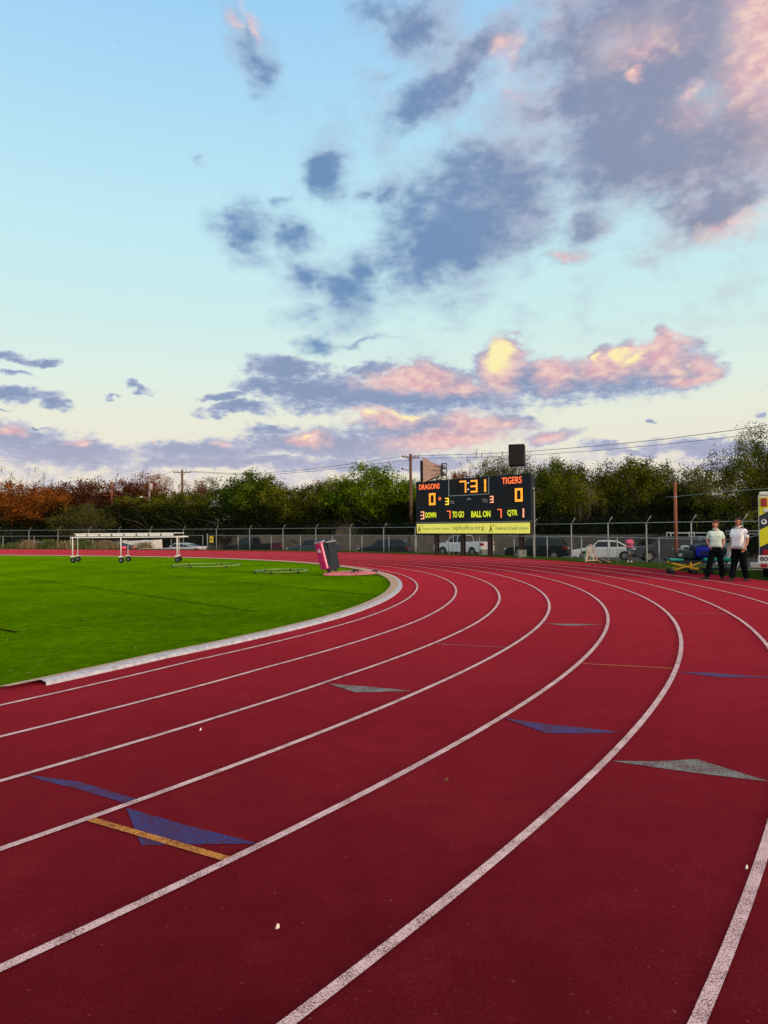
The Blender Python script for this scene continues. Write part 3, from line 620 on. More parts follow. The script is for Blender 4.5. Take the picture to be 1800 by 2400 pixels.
# ------------------------------------------------------------------ vehicles
def car(kind, paint_m, label, loc, rz, group=None, cat='car', lit=False, plate=False):
    r = empty({'pickup': 'pickup_truck', 'suv': 'parked_suv', 'coupe': 'parked_car', 'sedan': 'parked_car'}[kind], loc, rz, label, cat, group)
    if kind == 'sedan': L, HW, wb, wr, z0, zb, zr = 4.7, .90, (1.38,-1.38), .33, .20, .88, 1.45
    elif kind == 'coupe': L, HW, wb, wr, z0, zb, zr = 4.8, .93, (1.42,-1.42), .34, .18, .86, 1.34
    elif kind == 'suv': L, HW, wb, wr, z0, zb, zr = 4.7, .93, (1.38,-1.38), .36, .26, 1.02, 1.68
    else: L, HW, wb, wr, z0, zb, zr = 5.85, .99, (1.78,-1.75), .40, .36, 1.12, 1.93
    h = L/2
    def arch(cx, R, n=8): return [(cx+R*cos(pi-pi*k/n)*-1, max(z0, wr+R*sin(pi*k/n)*.98)) for k in range(n+1)]
    top = {'sedan': [(h,.48),(h-.02,.64),(h-.25,.74),(h-.9,.86),(h-1.25,zb+.02),(-h+.75,zb+.10),(-h+.1,zb+.08),(-h,.75),(-h+.02,.45)],
           'coupe': [(h,.45),(h-.03,.62),(h-.3,.73),(h-1.5,zb+.02),(-h+.9,zb+.10),(-h+.08,zb+.12),(-h,.78),(-h+.05,.42)],
           'suv': [(h,.55),(h-.03,.80),(h-.25,.95),(h-1.15,zb+.06),(-h+.25,zb+.12),(-h+.03,zb),(-h,.60),(-h+.03,.5)],
           'pickup': [(h,.62),(h-.02,1.0),(h-.18,1.12),(h-1.35,1.20),(-.55,1.20),(-.60,1.24),(-h+.03,1.24),(-h,1.1),(-h+.02,.60)]}[kind]
    bot = [(-h+.05, z0+.12), (wb[1]-wr-.10, z0)]+[(wb[1]+(wr+.07)*cos(pi-pi*k/8), z0+(wr+.07)*sin(pi*k/8)+(wr-z0)*.6) for k in range(9)]+[(wb[1]+wr+.10, z0),(wb[0]-wr-.10, z0)]+[(wb[0]+(wr+.07)*cos(pi-pi*k/8), z0+(wr+.07)*sin(pi*k/8)+(wr-z0)*.6) for k in range(9)]+[(wb[0]+wr+.10, z0),(h-.06, z0+.1)]
    prof = top+bot; n = len(prof)
    mb = MB(); ys = [-HW+.06, -HW, -HW+.0, HW, HW-.06]
    # rounded sides: three rings
    cx_ = 0; cz = (z0+zb)/2
    def ring(y, s): return [(x_*(1-(1-s)*.25), y, cz+(z_-cz)*s) for x_, z_ in prof]
    rings = [ring(-HW+.10, .97), ring(-HW, .86) if False else ring(-HW+.02, 1.0), ring(HW-.02, 1.0), ring(HW-.10, .97)]
    rings = [ring(-HW, .93), ring(-HW+.05, 1.0), ring(HW-.05, 1.0), ring(HW, .93)]
    vs = [v for r_ in rings for v in r_]
    fs = [tuple(range(n)), tuple(range(4*n-1, 3*n-1, -1))]+[(j*n+i, j*n+(i+1)%n, (j+1)*n+(i+1)%n, (j+1)*n+i) for j in range(3) for i in range(n)]
    mb.add(vs, fs)
    # cabin
    cab = {'sedan': [(h-1.30,zb),(.42,zr-.02),(-.35,zr),(-.95,zr-.06),(-h+.62,zb+.08)], 'coupe': [(h-1.55,zb),(.25,zr-.03),(-.35,zr),(-.9,zr-.08),(-h+.45,zb+.10)],
           'suv': [(h-1.2,zb+.04),(.55,zr-.04),(-.3,zr),(-1.75,zr-.05),(-h+.12,zb+.1)], 'pickup': [(h-1.45,1.18),(.72,zr-.03),(.1,zr),(-.45,zr-.02),(-.62,1.2)]}[kind]
    W0, W1 = HW-.05, HW-.24
    def yw(z): return W0+(W1-W0)*min(1, max(0, (z-zb)/(zr-zb)))
    vs = [(x_, -yw(z_), z_) for x_, z_ in cab]+[(x_, yw(z_), z_) for x_, z_ in cab]; m_ = len(cab)
    mb.add(vs, [tuple(range(m_)), tuple(range(2*m_-1, m_-1, -1))]+[(i, i+m_, (i+1)%m_+m_, (i+1)%m_) for i in range(m_)])
    if kind == 'pickup':      # open bed: rails
        mb.box((-h+.05,-HW+.03,1.18), (-.64,-HW+.12,1.30)); mb.box((-h+.05,HW-.12,1.18), (-.64,HW-.03,1.30)); mb.box((-h+.02,-HW+.12,1.1), (-h+.10,HW-.12,1.30))
    body = mb.build('body', paint_m, r, bevel=.035)
    # glass
    def shrink(q, f=.82):
        cx = sum(a for a, b in q)/len(q); cz_ = sum(b for a, b in q)/len(q); return [(cx+(a-cx)*f, cz_+(b-cz_)*f) for a, b in q]
    x1, zz1 = cab[1]; x3, zz3 = cab[-2]; xm = -.35 if kind != 'pickup' else .05
    xf, xb = cab[0][0]-.12, cab[-1][0]+.12
    za = zb+.09 if kind != 'pickup' else 1.25
    fw = [(xf-.08, za), (x1-.0, zz1-.07), (xm+.04, zr-.09), (xm+.04, za)]
    rw = [(xm-.04, za), (xm-.04, zr-.09), (x3+.05, zz3-.07), (xb+.1 if kind != 'pickup' else -.48, za+.02)]
    for sgn in (-1, 1):
        for q in (fw, rw):
            MB().add([(a, sgn*(yw(b)+.008), b) for a, b in q]+[(a, sgn*(yw(b)-.02), b) for a, b in q], [(0,1,2,3),(7,6,5,4),(0,4,5,1),(1,5,6,2),(2,6,7,3),(3,7,4,0)]).build('side_window', glass_m, r)
    (xa, z_a), (xb2, z_b) = cab[0], cab[1]
    def slab(p, q, name, f0=.12, f1=.9):
        a = (p[0]+(q[0]-p[0])*f0, p[1]+(q[1]-p[1])*f0); b = (p[0]+(q[0]-p[0])*f1, p[1]+(q[1]-p[1])*f1); nx, nz = (q[1]-p[1]), -(q[0]-p[0]); l_ = hypot(nx, nz); nx, nz = nx/l_, nz/l_
        if nz < 0 and abs(nz) > .05: nx, nz = -nx, -nz
        if kind in ('suv', 'pickup') and name == 'rear_window': nx, nz = -abs(nx), abs(nz)
        e = .012; wa, wb_ = yw(a[1])-.08, yw(b[1])-.08
        o_ = [(a[0]+nx*e,-wa,a[1]+nz*e),(a[0]+nx*e,wa,a[1]+nz*e),(b[0]+nx*e,wb_,b[1]+nz*e),(b[0]+nx*e,-wb_,b[1]+nz*e)]
        i_ = [(v[0]-nx*.03, v[1], v[2]-nz*.03) for v in o_]
        MB().add(o_+i_, [(0,1,2,3),(7,6,5,4),(0,4,5,1),(1,5,6,2),(2,6,7,3),(3,7,4,0)]).build(name, glass_m, r)
    slab(cab[0], cab[1], 'windscreen'); slab(cab[-1], cab[-2], 'rear_window')
    for x_ in wb:
        for sgn in (-1, 1):
            w_ = MB().wheel((x_, sgn*(HW-.13), wr), wr, .24, 20, hole=wr*.6).build('wheel', blk, r, True)
            rm = MB().wheel((x_, sgn*(HW-.13), wr), wr*.62, .18, 14)
            for k in range(5):
                t = 2*pi*k/5; rm.bar((x_, sgn*(HW-.03), wr), (x_+cos(t)*wr*.58, sgn*(HW-.03), wr+sin(t)*wr*.58), .05, .03)
            rm.build('rim', rim_m, w_)
    zl = {'sedan': .66, 'coupe': .66, 'suv': .84, 'pickup': .96}[kind]
    for sgn in (-1, 1):
        MB().box((h-.26, sgn*(HW-.22)-.18, zl-.07), (h-.015, sgn*(HW-.22)+.18, zl+.06)).build('headlight', lens, r, bevel=.02)
        MB().box((-h-.01, sgn*(HW-.16)-.14, zl+.02), (-h+.3, sgn*(HW-.16)+.165, zl+.17 if kind != 'pickup' else zl+.25)).build('tail_light', redlit if lit else redlens, r, bevel=.02)
        MB().ball((cab[0][0]-.35, sgn*(HW+.10), zb+.14), (.07,.12,.08), 8, 6).bar((cab[0][0]-.35, sgn*(HW-.06), zb+.10), (cab[0][0]-.35, sgn*(HW+.06), zb+.12), .04).build('mirror', paint_m, r)
        for x_ in (xm+.15, xm-.85 if kind != 'pickup' else xm-.4): MB().box((x_, sgn*(HW-.03)-.012, zb-.16), (x_+.16, sgn*(HW+.0)+.012, zb-.13)).build('door_handle', chrome, r)
        for x_ in (xm, h-1.5 if kind != 'pickup' else 1.25): MB().box((x_-.008, sgn*(HW-.004)-.006, z0+.18), (x_+.008, sgn*(HW-.004)+.006, zb-.04)).build('door_seam', blk, r)
    MB().box((h-.06,-.5,zl-.2), (h+.012,.5,zl-.02)).build('grille', blk, r); MB().box((-h-.03,-HW+.1,z0+.08), (-h+.12,HW-.1,z0+.26)).box((h-.14,-HW+.1,z0+.03), (h+.03,HW-.1,z0+.2)).build('bumper', blk if kind in ('suv',) else paint_m, r, bevel=.03)
    if plate: MB().box((-h-.035,-.16,zl-.02), (-h-.012,.16,zl+.14)).build('licence_plate', white_p, r)
    return r
cpaint = lambda n, c, **k: M('paint_'+n, c, k.get('r', .3), .0, coat=.22, var=.04, scale=1)
p_black = cpaint('black', (.006,.009,.014)); p_char = cpaint('charcoal', (.012,.018,.026)); p_slate = cpaint('slate', (.04,.06,.08)); p_white = cpaint('white', (.72,.74,.76)); p_blue = cpaint('blue', (.02,.07,.22)); p_navy = cpaint('navy', (.012,.022,.06)); p_silver = cpaint('silver', (.48,.52,.58)); p_grey = cpaint('grey', (.035,.042,.05))
def place(px, D, zz=-1.15): p = P(px, 1240, D); return (p.x, D, zz)
HD = pi-.30
G = 'cars parked along the road beyond the fences'
car('coupe', p_blue, 'low blue car with a lit red tail light, leftmost behind the weeds', place(85, 74, -.95), HD, G, lit=True)
car('coupe', p_navy, 'dark navy car with lit tail lights seen under the wheeled frame', place(258, 74, -1.0), HD, G, lit=True)
car('coupe', p_silver, 'silver white coupe just left of the yellow sign', place(424, 71, -1.12), HD, G)
car('pickup', p_black, 'black pickup truck parked right of the yellow sign', place(590, 74, -1.28), HD, G, 'pickup truck')
car('suv', p_slate, 'slate grey crossover half hidden by the magenta tackling pads', place(735, 66, -1.12), HD, G, 'suv')
car('suv', p_char, 'charcoal crossover midway between the tackling pads and the scoreboard', place(904, 64, -1.16), HD, G, 'suv')
car('pickup', p_white, 'white pickup truck parked behind the scoreboard posts', place(1086, 68, -1.14), pi-.78, G, 'pickup truck')
car('suv', p_black, 'black crossover with a white licence plate right of the scoreboard', place(1258, 55, -1.0), HD-.05, G, 'suv', plate=True)
car('sedan', p_white, 'white sedan parked behind the pink and wooden A-frame', place(1416, 53, -.95), HD, G)
car('suv', p_grey, 'dark grey off-road vehicle behind the brown pole near the stretcher', place(1566, 48, -.85), HD+.1, G, 'suv')
# ladder-rack truck behind
p_ = place(1640, 56, -1.1)
rk = empty('ladder_rack_truck', p_, pi-.2, 'pale utility truck with a tall white ladder rack behind the stretcher', 'truck')
MB().prism([(-2.7,.45),(2.6,.45),(2.65,1.05),(1.6,1.15),(1.0,1.75),(-.3,1.78),(-.4,1.25),(-2.7,1.25)], -.95, .95).build('body', p_silver, rk, bevel=.05)
for s_ in (-.96, .96): MB().prism([(1.35,1.15),(.95,1.65),(-.2,1.65),(-.2,1.15)], s_-.01, s_+.01).build('side_window', glass_m, rk)
for x_ in (-1.7, 1.7):
    for s_ in (-.82, .82):
        w_ = MB().wheel((x_, s_, .38), .38, .25, 18, hole=.22).build('wheel', blk, rk, True); MB().wheel((x_, s_, .38), .23, .2, 12).build('rim', rim_m, w_)
rr = MB()
for s_ in (-.85, .85):
    rr.bar((-2.6,s_,2.05), (2.3,s_,2.05), .07); rr.bar((-2.6,s_,1.5), (1.0,s_,1.5), .05)
    for x_ in (-2.6,-1.0,.6,2.3): rr.bar((x_,s_,1.1), (x_,s_,2.05), .07)
for x_ in (-2.6,-1.0,.6,2.3): rr.bar((x_,-.85,2.09), (x_,.85,2.09), .06)
rr.build('ladder_rack', white_p, rk); MB().box((2.6,-.8,.5), (2.72,.8,.7)).build('bumper', chrome, rk, bevel=.02)
# box trailer behind the wheeled frame
p_ = place(335, 82, -1.2)
bt_ = empty('cargo_trailer', p_, -.25, 'long low white cargo trailer behind the wheeled frame', 'trailer')
MB().box((-2.2,-.9,.55), (2.0,.9,1.75), tz=.06).build('cargo_box', white_p, bt_, bevel=.06)
MB().bar((2.0,0,.5), (3.2,0,.5), .1).build('drawbar', dark_m, bt_)
for s_ in (-.92, .92): MB().wheel((-.3,s_,.36), .36, .2, 16).build('wheel', blk, bt_, True)
# ------------------------------------------------------------------ ambulance (only its rear corner reaches into the picture)
aL = P(1779, 1300, 20.6); amb_rz = -.52
am = empty('ambulance', (aL.x, aL.y, .0), amb_rz, 'yellow and dark striped rear corner of an ambulance at the right edge', 'ambulance')
AW, AL_ = 2.35, 5.2
amb_w = M('ambulance_white', (.74,.76,.72), .35, coat=.4); amb_y = M('chevron_yellow', (.72,.68,.02), .4, coat=.3); amb_d = M('chevron_navy', (.02,.025,.05), .4, coat=.3)
MB().box((0,0,.48), (AW,AL_,2.46)).build('patient_box', amb_w, am, bevel=.05)
MB().box((.03,-.05,2.42), (AW-.03,.3,2.52)).build('roof_rim', amb_w, am, bevel=.03)
ch = MB(); cd = MB()
zz = [(.95, 1.55, 0), (1.55, 1.98, 1), (1.98, 2.40, 0)]
def chev(mb, za, zb2):        # diagonal band, mirrored at the middle of the rear face
    dz = .62
    for sgn in (0, 1):
        X0, X1 = (0.02, AW/2) if not sgn else (AW-.02, AW/2)
        q = [(X0,-.012,za), (X1,-.012,za+dz), (X1,-.012,zb2+dz), (X0,-.012,zb2)]
        q = [(x_, y_, min(z_, 2.40)) for x_, y_, z_ in q]
        mb.add(q+[(a, -.001, c) for a, b, c in q], [(0,1,2,3),(7,6,5,4),(0,4,5,1),(1,5,6,2),(2,6,7,3),(3,7,4,0)])
chev(cd, .60, .93); chev(ch, .935, 1.42); chev(cd, 1.425, 1.83); chev(ch, 1.835, 2.36)
ch.build('yellow_chevron', amb_y, am); cd.build('navy_chevron', amb_d, am)
MB().box((.07,-.07,2.10), (.23,-.013,2.34)).build('warning_light', redlens, am, bevel=.015)
MB().box((.14,-.06,1.94), (.28,-.013,2.04)).build('scene_light', lens, am, bevel=.015)
MB().box((.10,-.05,.72), (.30,-.013,.86)).build('tail_light', redlens, am, bevel=.01)
MB().wheel((.14,-.02,1.66), .075, .02, 18).build('round_emblem', white_p, am); MB().wheel((.14,-.034,1.675), .035, .012, 12).build('emblem_centre', amb_d, am)
MB().box((-.22,-.42,.36), (AW+.1,-.02,.50)).build('rear_step', M('tread_plate', (.42,.44,.44), .4, .6, bump=.5, bscale=30), am, bevel=.01)
MB().box((-.02,-.05,.50), (.42,-.015,.70)).build('number_panel', white_p, am)
text('800', 0,0,0,0, M('number_ink', (.06,.03,.03), .6), 'number', am, .02, -.056, 1.0, (.02,.53,.34,.67), .003)
MB().box((.05,-.44,.385), (.22,-.425,.475)).build('step_marker', redlens, am)
MB().box((.15,.2,.25), (AW-.15,AL_,.47)).build('chassis', blk, am)
for s_ in (.18, AW-.18):
    w_ = MB().wheel((0,0,0), .40, .28, 20, M=Matrix.Translation((s_, 1.5, .40)) @ Matrix.Rotation(pi/2, 4, 'Z')).build('wheel', blk, am, True)
# ------------------------------------------------------------------ wheeled chute on the turf
A_ = at(170, 1319.3); C_ = at(415, 1318.6); d_ = (C_-A_); L_ = Vector((d_.x, d_.y, 0)).length
cr = empty('lineman_chute', (A_.x, A_.y, .0), atan2(d_.y, d_.x), 'long low white frame on caster wheels standing on the turf', 'training frame')
hh = 1.22; DP = 1.1
def caster(x_, y_):
    lg = MB().tube([(x_,y_,.30), (x_,y_,hh)], .026 if y_ < .5 else .018, 8).build('leg', white_p, cr, True)
    MB().bar((x_-.045,y_,.30), (x_+.03,y_,.13), .03).bar((x_-.1,y_,.31), (x_+.08,y_,.31), .05).build('caster_fork', white_p, lg)
    MB().wheel((x_+.03,y_+.0,.135), .135, .06, 20).build('caster_wheel', blk, lg); MB().wheel((x_+.03,y_,.135), .045, .075, 12).build('hub', rim_m, lg)
for x_ in (0, L_*.50, L_):
    for y_ in (0, DP): caster(x_-(.36 if y_ else 0), y_-(.35 if x_ == L_*.5 and not y_ else 0))
fr = MB()
for y_ in (0, DP): fr.bar((-.1,y_,hh), (L_+.12,y_,hh), .05, .05)
for x_ in (0, L_*.5, L_): fr.bar((x_,-.0,hh+.004), (x_,DP,hh+.004), .05, .06)
fr.build('top_frame', white_p, cr)
for i in range(8):
    x0 = .18+i*(L_-.3)/8; x1 = x0+(L_-.3)/8-.09
    MB().box((x0,-.05,hh+.05), (x1,.10,hh+.17)).build('roof_panel', white_p, cr, bevel=.008)
MB().box((.1,-.06,hh+.165), (L_-.1,DP,hh+.195)).build('roof_edge', white_p, cr)
cv = MB(); nn = 14
for i in range(nn):
    x0 = .55+i*(L_-1.1)/nn; x1 = x0+(L_-1.1)/nn; z0_ = hh-.06-.07*sin(pi*i/nn)+.02*sin(i*2.1); z1_ = hh-.06-.07*sin(pi*(i+1)/nn)+.02*sin((i+1)*2.1)
    cv.add([(x0,.06,z0_-.03),(x1,.06,z1_-.03),(x1,DP-.06,z1_-.03),(x0,DP-.06,z0_-.03),(x0,.06,hh+.03),(x1,.06,hh+.03),(x1,DP-.06,hh+.03),(x0,DP-.06,hh+.03)], [(0,3,2,1),(4,5,6,7),(0,1,5,4),(2,3,7,6)])
cv.build('canvas', M('black_canvas', (.012,.013,.014), .9), cr)
# agility rings
for (px, py, hw_, lab) in ((485,1328,77,'larger tubular ring lying on the turf right of the wheeled frame'), (659,1342,61,'smaller tubular ring lying on the turf left of the tackling pads')):
    c_ = at(px, py); R_ = hw_/FPX*c_.y; n = 48
    rg = empty('agility_ring', (c_.x, c_.y, 0), 0, lab, 'training ring', 'tubular rings lying on the turf')
    pts = [(R_*cos(2*pi*k/n), R_*sin(2*pi*k/n), .07) for k in range(n+1)]
    MB().tube(pts, .022, 6, cap=False).build('hoop', M('ring_tube', (.22,.30,.10), .5, var=.3, scale=3), rg, True)
    for k in range(6):
        t = k*pi/3+.3; MB().tube([(R_*cos(t),R_*sin(t),.0), (R_*cos(t),R_*sin(t),.085)], .035, 8).build('joint_foot', blk, rg)
# tackling sled
B0 = at(770, 1350); sl_ = empty('tackling_sled', (B0.x, B0.y, 0), .04, 'football tackling sled with magenta and grey pads on a pink base frame', 'tackling sled')
sc_ = B0.y/FPX; mag = M('magenta_vinyl', (.50,.02,.13), .45, var=.12, scale=3, coat=.2); gry = M('grey_vinyl', (.010,.018,.030), .6); pinkf = M('pink_frame', (.50,.17,.20), .6, var=.25, scale=5)
bf = MB(); w1_ = (883-758)*sc_; x0_ = -12*sc_
bf.bar((x0_,0,.06), (x0_+w1_*.60,-.03,.05), .10, .09); bf.bar((x0_+w1_*.60,-.03,.05), (x0_+w1_,.35,.07), .09, .08)
bf.bar((x0_+.08,.62,.07), (x0_+w1_*.62,.66,.08), .10, .09); bf.bar((x0_+w1_*.62,.66,.08), (x0_+w1_*.97,.46,.09), .09, .08)
bf.bar((x0_+.25,0,.09), (x0_+.25,.62,.09), .09, .06); bf.bar((x0_+w1_*.6,-.03,.10), (x0_+w1_*.62,.66,.10), .09, .06)
bf.bar((x0_+.25,.3,.11), (x0_+w1_*.97,.42,.11), .16, .05)
bf.build('base_frame', pinkf, sl_, bevel=.012)
MB().box((x0_+w1_*.93,.30,.06), (x0_+w1_*1.02,.46,.17)).box((x0_+w1_*.55,.2,.13), (x0_+w1_*.66,.4,.2)).build('spring_bracket', dark_m, sl_, bevel=.01)
def pad(name, bx, by, rz, m, w, dpt, h_, lean, z_=.22):
    Mx = Matrix.Translation((bx, by, z_)) @ Matrix.Rotation(lean, 4, 'Y') @ Matrix.Rotation(rz, 4, 'Z')
    prof = [(-w/2,-dpt*.25),(-w*.38,-dpt*.5),(w*.38,-dpt*.5),(w/2,-dpt*.25),(w/2,dpt*.5),(-w/2,dpt*.5)]
    vs = [(a,b,0) for a, b in prof]+[(a,b,h_) for a, b in prof]
    o = MB().add(vs, [tuple(range(6))[::-1], tuple(range(6, 12))]+[(i,(i+1)%6,(i+1)%6+6,i+6) for i in range(6)], 0, Mx).build(name, m, sl_, bevel=.02)
    return Mx, o
Mx, o1 = pad('front_pad', -6*sc_, .10, -.55, mag, .30, .24, .90, radians(-14)); Mx2, o2 = pad('rear_pad', 13*sc_, .30, .35, gry, .36, .26, .90, radians(-9))
MB().box((-.14,-.10,.90), (.14,.13,.95), M=Mx).build('pad_cap', M('cap_grey', (.3,.32,.33), .6), sl_, bevel=.01); MB().box((-.18,-.12,.90), (.17,.13,.94), M=Mx2).build('pad_cap', MATS['cap_grey'], sl_, bevel=.01)
MB().box((-.165,-.05,.02), (-.15,.13,.88), M=Mx).box((.15,-.05,.02), (.162,.13,.88), M=Mx).build('pad_side', gry, sl_)
lm = MB(); lm.add([(-.07,-.128,.60),(.09,-.128,.58),(.08,-.128,.62),(.0,-.128,.64),(.06,-.128,.70),(.02,-.128,.71),(-.06,-.128,.65)], [(0,1,2,3,4,5,6)], 0, Mx); lm.build('pad_logo', M('logo_white', (.75,.6,.65), .6), sl_)
MB().bar((-4*sc_,.15,.28), (4*sc_,.2,.10), .07, .10).bar((15*sc_,.30,.30), (18*sc_,.32,.10), .06, .08).box((-9*sc_,.0,.20), (19*sc_,.42,.255)).build('pad_bracket', M('bracket_dark', (.03,.02,.05), .6), sl_, bevel=.01)

# ------------------------------------------------------------------ trees
def leaf_mat(name, c1, c2, c3, tr=.25):
    m = bpy.data.materials.new(name); m.use_nodes = True; t = m.node_tree; b = bs(m)
    v = N(t, 'ShaderNodeTexCoord').outputs['Object']; f = math_(t, 'ADD', math_(t, 'MULTIPLY', noise_(t, v, .55, 3, .6), .55), math_(t, 'MULTIPLY', noise_(t, v, 5.0, 2, .8), .5))
    t.links.new(ramp(t, f, [(.38, c1), (.52, c2), (.68, c3)]), b.inputs['Base Color']); b.inputs['Roughness'].default_value = .75; b.inputs['Specular IOR Level'].default_value = 0
    MATS[name] = m; return m
lf = {'rust': leaf_mat('leaf_rust', (.030,.009,.003), (.16,.050,.009), (.40,.145,.022)),
      'brown': leaf_mat('leaf_brown', (.018,.006,.003), (.080,.025,.011), (.22,.078,.026)),
      'pinkbr': leaf_mat('leaf_pinkish', (.06,.022,.016), (.15,.05,.03), (.28,.12,.08)),
      'olive': leaf_mat('leaf_olive', (.010,.014,.002), (.060,.075,.006), (.21,.22,.018)),
      'green': leaf_mat('leaf_green', (.005,.012,.002), (.036,.070,.006), (.15,.22,.016)),
      'bright': leaf_mat('leaf_bright', (.012,.028,.002), (.085,.15,.006), (.30,.40,.018)),
      'dark': leaf_mat('leaf_dark', (.002,.005,.002), (.006,.011,.003), (.024,.034,.006)),
      'drygr': leaf_mat('leaf_dry_green', (.012,.014,.004), (.065,.070,.014), (.20,.19,.045))}
TREES = {}
def proto(kind, seed, R, H, base, nclump, nleaf, ls, csz, droop=0.0, twigs=0.35, flat=.8, squash=1.0):
    rg = random.Random(seed); tb = MB(); lb_v = []; lb_f = []
    zc = (H+base)/2; rz = (H-base)/2
    cl = []
    lobes = [(rg.uniform(-.6,.6)*R, rg.uniform(-.6,.6)*R, rg.uniform(-.35,.55)*rz, rg.uniform(.45,.7)) for _ in range(6)]+[(0,0,0,.75)]
    while len(cl) < nclump:
        lx, ly, lz, lr = lobes[rg.randrange(7)]
        d = Vector((rg.gauss(0,1), rg.gauss(0,1), rg.gauss(0,1))).normalized()*(rg.random()**.30)
        q = Vector((lx+d.x*R*lr, ly+d.y*R*lr, zc+lz+d.z*rz*lr*1.05))
        if q.z < base or q.z > H: continue
        cl.append(q)
    hgt = base+rz*.5
    tr_pts = [(0,0,-.3), (.08,.05,hgt*.4), (-.08,.1,hgt*.75), (.05,0,hgt*1.2), (.0,.1,zc+rz*.4)]
    tb.tube(tr_pts, [.26,.22,.18,.12,.06], 7)
    for i, q in enumerate(cl):
        if i % 3 == 0:
            z0 = rg.uniform(hgt*.45, zc); s = Vector((0,.05,z0)); mid = s.lerp(q, .55)+Vector((rg.uniform(-.3,.3), rg.uniform(-.3,.3), rg.uniform(.0,.5)))
            tb.tube([s, mid, q], [.07,.04,.014], 4, cap=False)
        if rg.random() < twigs:                       # bare twig tips stick out of the outline
            o = (q-Vector((0,0,zc-.3*rz))).normalized(); o.z = abs(o.z)*.8+.3
            for _ in range(5):
                e = q+(o+Vector((rg.uniform(-.6,.6), rg.uniform(-.6,.6), rg.uniform(-.3,.6)))).normalized()*rg.uniform(.3, .95)
                tb.tube([q, q.lerp(e, .5)+Vector((0,0,.05)), e], [.013,.008,.004], 3, cap=False)
        k = int(nleaf*rg.uniform(.45, 1.5)); cs = csz*rg.uniform(.7, 1.35)
        for _ in range(k):
            p = q+Vector((rg.gauss(0,cs), rg.gauss(0,cs), rg.gauss(0,cs*flat)-(rg.random()**2)*droop))
            a = Vector((rg.uniform(-1,1), rg.uniform(-1,1), rg.uniform(-.7,.7))).normalized(); u = Vector((rg.uniform(-1,1), rg.uniform(-1,1), rg.uniform(-1,1)))
            b = a.cross(u).normalized(); l = ls*rg.uniform(.55, 1.35); w = l*rg.uniform(.35, .6)
            o = len(lb_v); lb_v += [tuple(p-a*l*.5), tuple(p+b*w*.5), tuple(p+a*l*.5), tuple(p-b*w*.5)]; lb_f.append((o, o+1, o+2, o+3))
    if droop:
        for _ in range(26):                     # bundles of dry hanging vines
            t = rg.uniform(0, 2*pi); r_ = R*rg.uniform(.7, .98); z1 = base+rz*rg.uniform(.35, 1.25); s0_ = Vector((cos(t)*r_*.8, sin(t)*r_*.8, z1))
            for _ in range(9):
                s = s0_+Vector((rg.gauss(0,.3), rg.gauss(0,.3), rg.gauss(0,.2))); dx, dy = rg.gauss(cos(t)*.5,.35), rg.gauss(sin(t)*.5,.35); L = rg.uniform(.7, 2.2)
                tb.tube([s, s+Vector((dx*.6, dy*.6, .12)), s+Vector((dx, dy, -L*.4)), s+Vector((dx*1.1+rg.gauss(0,.15), dy*1.1, -L))], [.022,.02,.015,.008], 3, cap=False)
    me = bpy.data.meshes.new('crown'); me.from_pydata(lb_v, [], lb_f); me.materials.append(lf['green'])
    tm = tb.build('trunk', bark); tme = tm.data; bpy.data.objects.remove(tm)
    TREES[kind] = (me, tme, R, H)
proto('round', 11, 4.2, 8.4, .9, 230, 120, .22, .34, twigs=.04)
proto('wide', 23, 5.2, 7.8, .5, 260, 115, .22, .35, twigs=.05)
proto('sparse', 37, 4.0, 9.0, 1.2, 190, 75, .155, .36, twigs=.22)
proto('bare', 41, 3.6, 9.0, 1.5, 150, 26, .12, .40, twigs=.8)
proto('shaggy', 53, 5.2, 9.2, .6, 275, 112, .22, .35, droop=1.0, twigs=.10)
proto('oval', 91, 3.4, 8.8, .7, 215, 120, .22, .34, twigs=.05)
proto('bush', 67, 3.4, 3.6, -.3, 110, 110, .19, .36, twigs=.15)
proto('near', 79, 5.6, 9.4, 1.4, 420, 125, .135, .34, twigs=.2)
pale_bark = M('pale_vine', (.17,.13,.095), .95, var=.3, scale=4)
def tree(kind, px, top, D, wpx, mat, label, group='trees beyond the parked cars', cat='tree', tm=None, name='tree', gy=-1.15):
    me, tme, R, H = TREES[kind]; p = P(px, top, D); h = p.z-gy; sz = h/H*1.02; sx = (wpx/FPX*D)/(2*R)
    r = empty(name, (p.x, D, gy), RNG.uniform(0, 6.28), label, cat, group)
    r.scale = (sx, sx, sz)
    c = bpy.data.objects.new('crown', me); COL.objects.link(c); c.parent = r; c.material_slots[0].link = 'OBJECT'; c.material_slots[0].material = lf[mat]
    t = bpy.data.objects.new('trunk', tme); COL.objects.link(t); t.parent = r; t.material_slots[0].link = 'OBJECT'; t.material_slots[0].material = tm or bark
    return r
